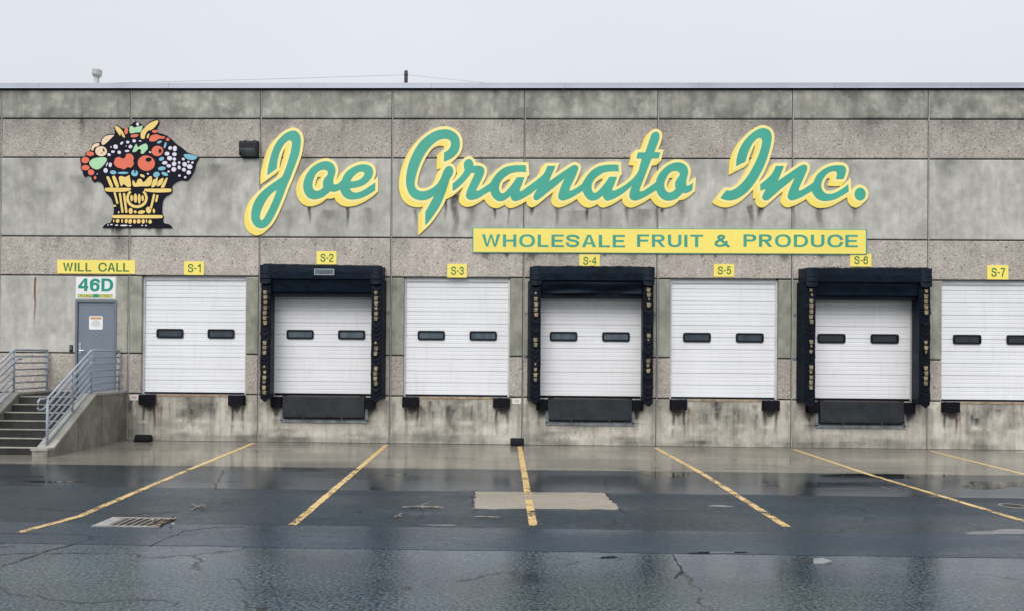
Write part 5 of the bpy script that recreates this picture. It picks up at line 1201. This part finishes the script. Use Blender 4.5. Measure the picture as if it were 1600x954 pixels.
# ------------------------------------------------------------------ yard furniture and litter
q = [on_ground(*p) for p in ((176, 808.5), (276, 810), (246, 824), (143, 822))]
gx = sum(p[0] for p in q)/4; gy = sum(p[1] for p in q)/4
t = empty('drain_grate', (gx, gy, 0), 'rusty iron drain grate with fallen leaves in the asphalt', 'drain grate')
gx0, gx1 = q[3][0]*.5+q[0][0]*.5, q[1][0]*.5+q[2][0]*.5; gy0, gy1 = q[3][1], q[0][1]
boxo('pit', (gx0+.03, gx1-.03, gy0+.03, gy1-.03, -.003, .0036), M['pit'], t)
for b4 in ((gx0, gx1, gy0, gy0+.03), (gx0, gx1, gy1-.03, gy1)): boxo('frame_bar', (b4[0], b4[1], b4[2], b4[3], -.003, .013), M['worn'], t)
boxo('frame_bar', (gx0, gx0+.16, gy0+.03, gy1-.03, -.003, .012), M['worn'], t); boxo('frame_bar', (gx1-.05, gx1, gy0+.03, gy1-.03, -.003, .012), M['iron'], t)
nb = 7
for k in range(1, nb): xx = gx0+.16+(gx1-gx0-.2)*k/nb; boxo('grate_bar', (xx-.05, xx+.05, gy0+.03, gy1-.03, -.002, .006), M['iron'], t); boxo('grate_bar', (xx-.066, xx-.052, gy0+.03, gy1-.03, -.002, .011), M['worn'], t)
def leafm(s_):
    bm = bmesh.new(); n_ = 8
    top_ = [bm.verts.new((s_*math.cos(2*math.pi*k/n_)*(1 if k % 2 else .7), s_*.6*math.sin(2*math.pi*k/n_)*(1 if k % 2 else .75), .004+.012*abs(math.cos(2*math.pi*k/n_)))) for k in range(n_)]
    cv = bm.verts.new((0, 0, .003))
    for k in range(n_): bm.faces.new((cv, top_[k], top_[(k+1) % n_]))
    me = bpy.data.meshes.new('fallen_leaf'); bm.to_mesh(me); bm.free(); return me
lm = [leafm(.035), leafm(.045)]; lm[0].materials.append(M['leaf']); lm[1].materials.append(M['leaf2'])
for k in range(12):
    px_, py_ = random.uniform(238, 274), random.uniform(810, 823); x_, y_ = on_ground(px_, py_)
    o = link('fallen_leaf', random.choice(lm), None, None, (x_, y_, .013)); o.rotation_euler = (random.gauss(0, .15), random.gauss(0, .15), random.uniform(0, 6)); tag(o, 'small dead leaf lying on the right end of the drain grate', 'leaf', 'dead leaves on the drain grate')
mxx, mxy = on_ground(1583, 790); rr = abs(on_ground(1566, 790)[0]-mxx)
t = empty('manhole_cover', (mxx, mxy, 0), 'round rusty iron cover in the asphalt at the right edge', 'manhole cover')
bm = bmesh.new(); lathe(bm, [(rr*1.12, -.003), (rr*1.12, .008), (rr*.99, .008), (rr*.99, .002)], 32); obj('rim', bm, M['worn'], t, (mxx, mxy, 0))
bm = bmesh.new(); lathe(bm, [(rr*.97, -.002), (rr*.97, .006), (rr*.9, .0065)], 32); obj('lid', bm, M['iron'], t, (mxx, mxy, 0))
for k in range(5): boxo('lid_rib', (mxx-rr*.6, mxx+rr*.6, mxy-rr*.6+rr*.3*k-.012, mxy-rr*.6+rr*.3*k+.012, .004, .0095), M['iron'], t)
# broken kerb stone beside a small hole
hx = [on_ground(*p) for p in ((1238, 873), (1272, 872.5), (1270, 879.5), (1250, 877))]
o = ground_poly('asphalt_hole', hx, -.003, .0025, M['pit'], .01, 4); tag(o, 'small dark pothole beside the broken pale stone', kind='structure')
p0 = [on_ground(*p) for p in ((1271, 873.3), (1285, 873), (1300, 877.5), (1288, 880.5), (1271, 880))]
bm = bmesh.new(); a = [bm.verts.new((x, y, .012+random.uniform(-.002, .004))) for x, y in p0]; b = [bm.verts.new((x, y, -.003)) for x, y in p0]
bm.faces.new(a); 
for i in range(5): k = (i+1) % 5; bm.faces.new((a[i], b[i], b[k], a[k]))
bm.faces.new(b[::-1]); bmesh.ops.recalc_face_normals(bm, faces=bm.faces); tag(obj('broken_stone', bm, M['chalk']), 'flat broken piece of pale stone lying in the foreground asphalt', 'stone')
def twig(pts, r_, lb, branches=()):
    g = [on_ground(*p) for p in pts]; t = empty('twig', (g[0][0], g[0][1], 0), lb, 'twig', 'dry twigs on the asphalt')
    bm = bmesh.new(); tube(bm, [(x, y, .012+.012*random.random()) for x, y in g], r_, 6); obj('stem', bm, M['twig'], t)
    for (i, dx, dy) in branches:
        x, y = g[i]; bm = bmesh.new(); tube(bm, [(x, y, .015), (x+dx*.6, y+dy*.6, .04), (x+dx, y+dy, .03)], r_*.6, 5); obj('side_shoot', bm, M['twig'], t)
twig([(629, 794), (640, 792.8), (655, 793.2), (668, 793), (684, 793.6)], .009, 'longest pale dry twig lying near the second bay line', ((2, .1, .22), (1, .2, -.1), (3, .22, -.12)))
twig([(617, 808.5), (622, 807), (627, 808.3)], .008, 'short dry twig in front of the longest twig', ((1, .05, .08),))
twig([(741, 809), (760, 808.5), (779, 809.8)], .006, 'thin dry twig just below the concrete patch')
twig([(300, 797), (308, 793), (317, 789.5)], .008, 'forked dry twig right of the drain grate', ((1, .14, -.06), (1, -.12, .1)))
wt = NT('puddle_water'); wt.set(Base_Color=(.012, .016, .02), Roughness=.015, IOR=1.33, Specular_IOR_Level=.5, Normal=wt.bump(wt.noise(wt.pos(), 6, 2), .04, .004))
M['water'] = wt.m
def puddle(px, py, rx, ry, lb, seed, z=.0075):
    r_ = np.random.default_rng(seed); q = []
    for k in range(40):
        a = 2*math.pi*k/40; f = 1+.22*math.sin(2*a+seed)+.16*math.sin(3*a+seed*2)+.1*math.sin(5*a+seed*3)+r_.normal(0, .03)
        q.append(on_ground(px+rx*f*math.cos(a), py+ry*f*math.sin(a)))
    bm = bmesh.new(); f = bm.faces.new([bm.verts.new((x, y, z)) for x, y in q]); bm.normal_update()
    if f.normal.z < 0: f.normal_flip()
    bmesh.ops.triangulate(bm, faces=bm.faces[:]); tag(obj('puddle', bm, M['water']), lb, kind='structure')
puddle(1040, 740.5, 30, 6, 'puddle at the apron edge mirroring the S-5 door', 1, .0038)
puddle(1395, 742.5, 85, 5, 'long puddle at the apron edge below the S-6 shelter', 2, .0038)
puddle(1570, 831, 52, 4, 'shallow puddle on the trench strip at the right edge', 3, .0045)
puddle(1555, 757, 60, 5, 'puddle beside the rightmost bay line', 4, .0045); puddle(690, 820, 32, .9, 'thin puddle in the trench seam in front of the concrete patch', 5, .0045); puddle(1125, 790, 18, 1.4, 'small puddle right of the concrete patch', 6, .0042)
puddle(80, 752, 42, 1.6, 'thin puddle in front of the stair', 7, .0045); puddle(618, 741, 14, 2.2, 'small puddle beside the second bay line', 8, .0045); puddle(950, 870, 14, 1.8, 'small puddle in the foreground', 9, .0022); puddle(1120, 863, 50, 1.2, 'thin puddle along the near edge of the trench strip', 10, .0045)
def crack(px, lb, seed, wd=.02):
    r_ = np.random.default_rng(seed); pts = [Vector(on_ground(*p)) for p in px]; d = []
    for a, b in zip(pts, pts[1:]):
        n = max(2, int((b-a).length/.09)); d += [a+(b-a)*k/n+Vector(r_.normal(0, .02, 2)) for k in range(n)]
    n = len(d); v = []
    for i, p in enumerate(d):
        t_ = (d[min(i+1, n-1)]-d[max(i-1, 0)]).normalized(); q = Vector((-t_.y, t_.x))*wd*.5*r_.uniform(.3, 1.3); v += [(p.x+q.x, p.y+q.y, .0042), (p.x-q.x, p.y-q.y, .0042)]
    me = bpy.data.meshes.new('asphalt_crack'); me.from_pydata(v, [], [(2*i, 2*i+1, 2*i+3, 2*i+2) for i in range(n-1)]); me.update(); tag(link('asphalt_crack', me, M['pit']), lb, kind='structure')
crack([(0, 884), (40, 872), (75, 860), (115, 850), (140, 842), (157, 837)], 'long crack running from the lower left towards the drain grate', 1, .025)
crack([(157, 837), (100, 834), (30, 833), (-20, 833)], 'crack along the trench seam below the drain grate', 2)
crack([(230, 852), (262, 842), (290, 829), (320, 825), (392, 822)], 'crack curving right below the drain grate', 3, .025)
crack([(60, 795), (110, 798), (150, 800), (200, 804), (262, 800), (300, 797)], 'crack behind the drain grate', 4, .03)
crack([(944, 768), (952, 776), (970, 796), (985, 803)], 'broken edge at the right side of the concrete patch', 5, .04); crack([(742, 766), (739, 780), (742, 797), (733, 803)], 'broken edge at the left side of the concrete patch', 6, .03)
crack([(1052, 866), (1060, 880), (1066, 893), (1057, 905)], 'short crack in the foreground asphalt', 7, .025); crack([(948, 741), (946, 752), (952, 766)], 'short crack behind the concrete patch', 8, .02); crack([(350, 735), (343, 748), (335, 764)], 'short crack between the first two bay lines', 9, .02)
# scattered grit
bm = bmesh.new()
for k in range(260):
    x_, y_ = random.uniform(-2, 26), -random.uniform(4.3, 13); s_ = random.uniform(.004, .010)
    r0 = bmesh.ops.create_icosphere(bm, subdivisions=1, radius=s_)
    for v in r0['verts']: v.co = (x_+v.co.x*random.uniform(.7, 1.3), y_+v.co.y*random.uniform(.7, 1.3), .0+max(-.004, v.co.z*.7)+s_*.3)
tag(obj('loose_grit', bm, M['grit']), 'scattered pale grit on the asphalt', kind='stuff')
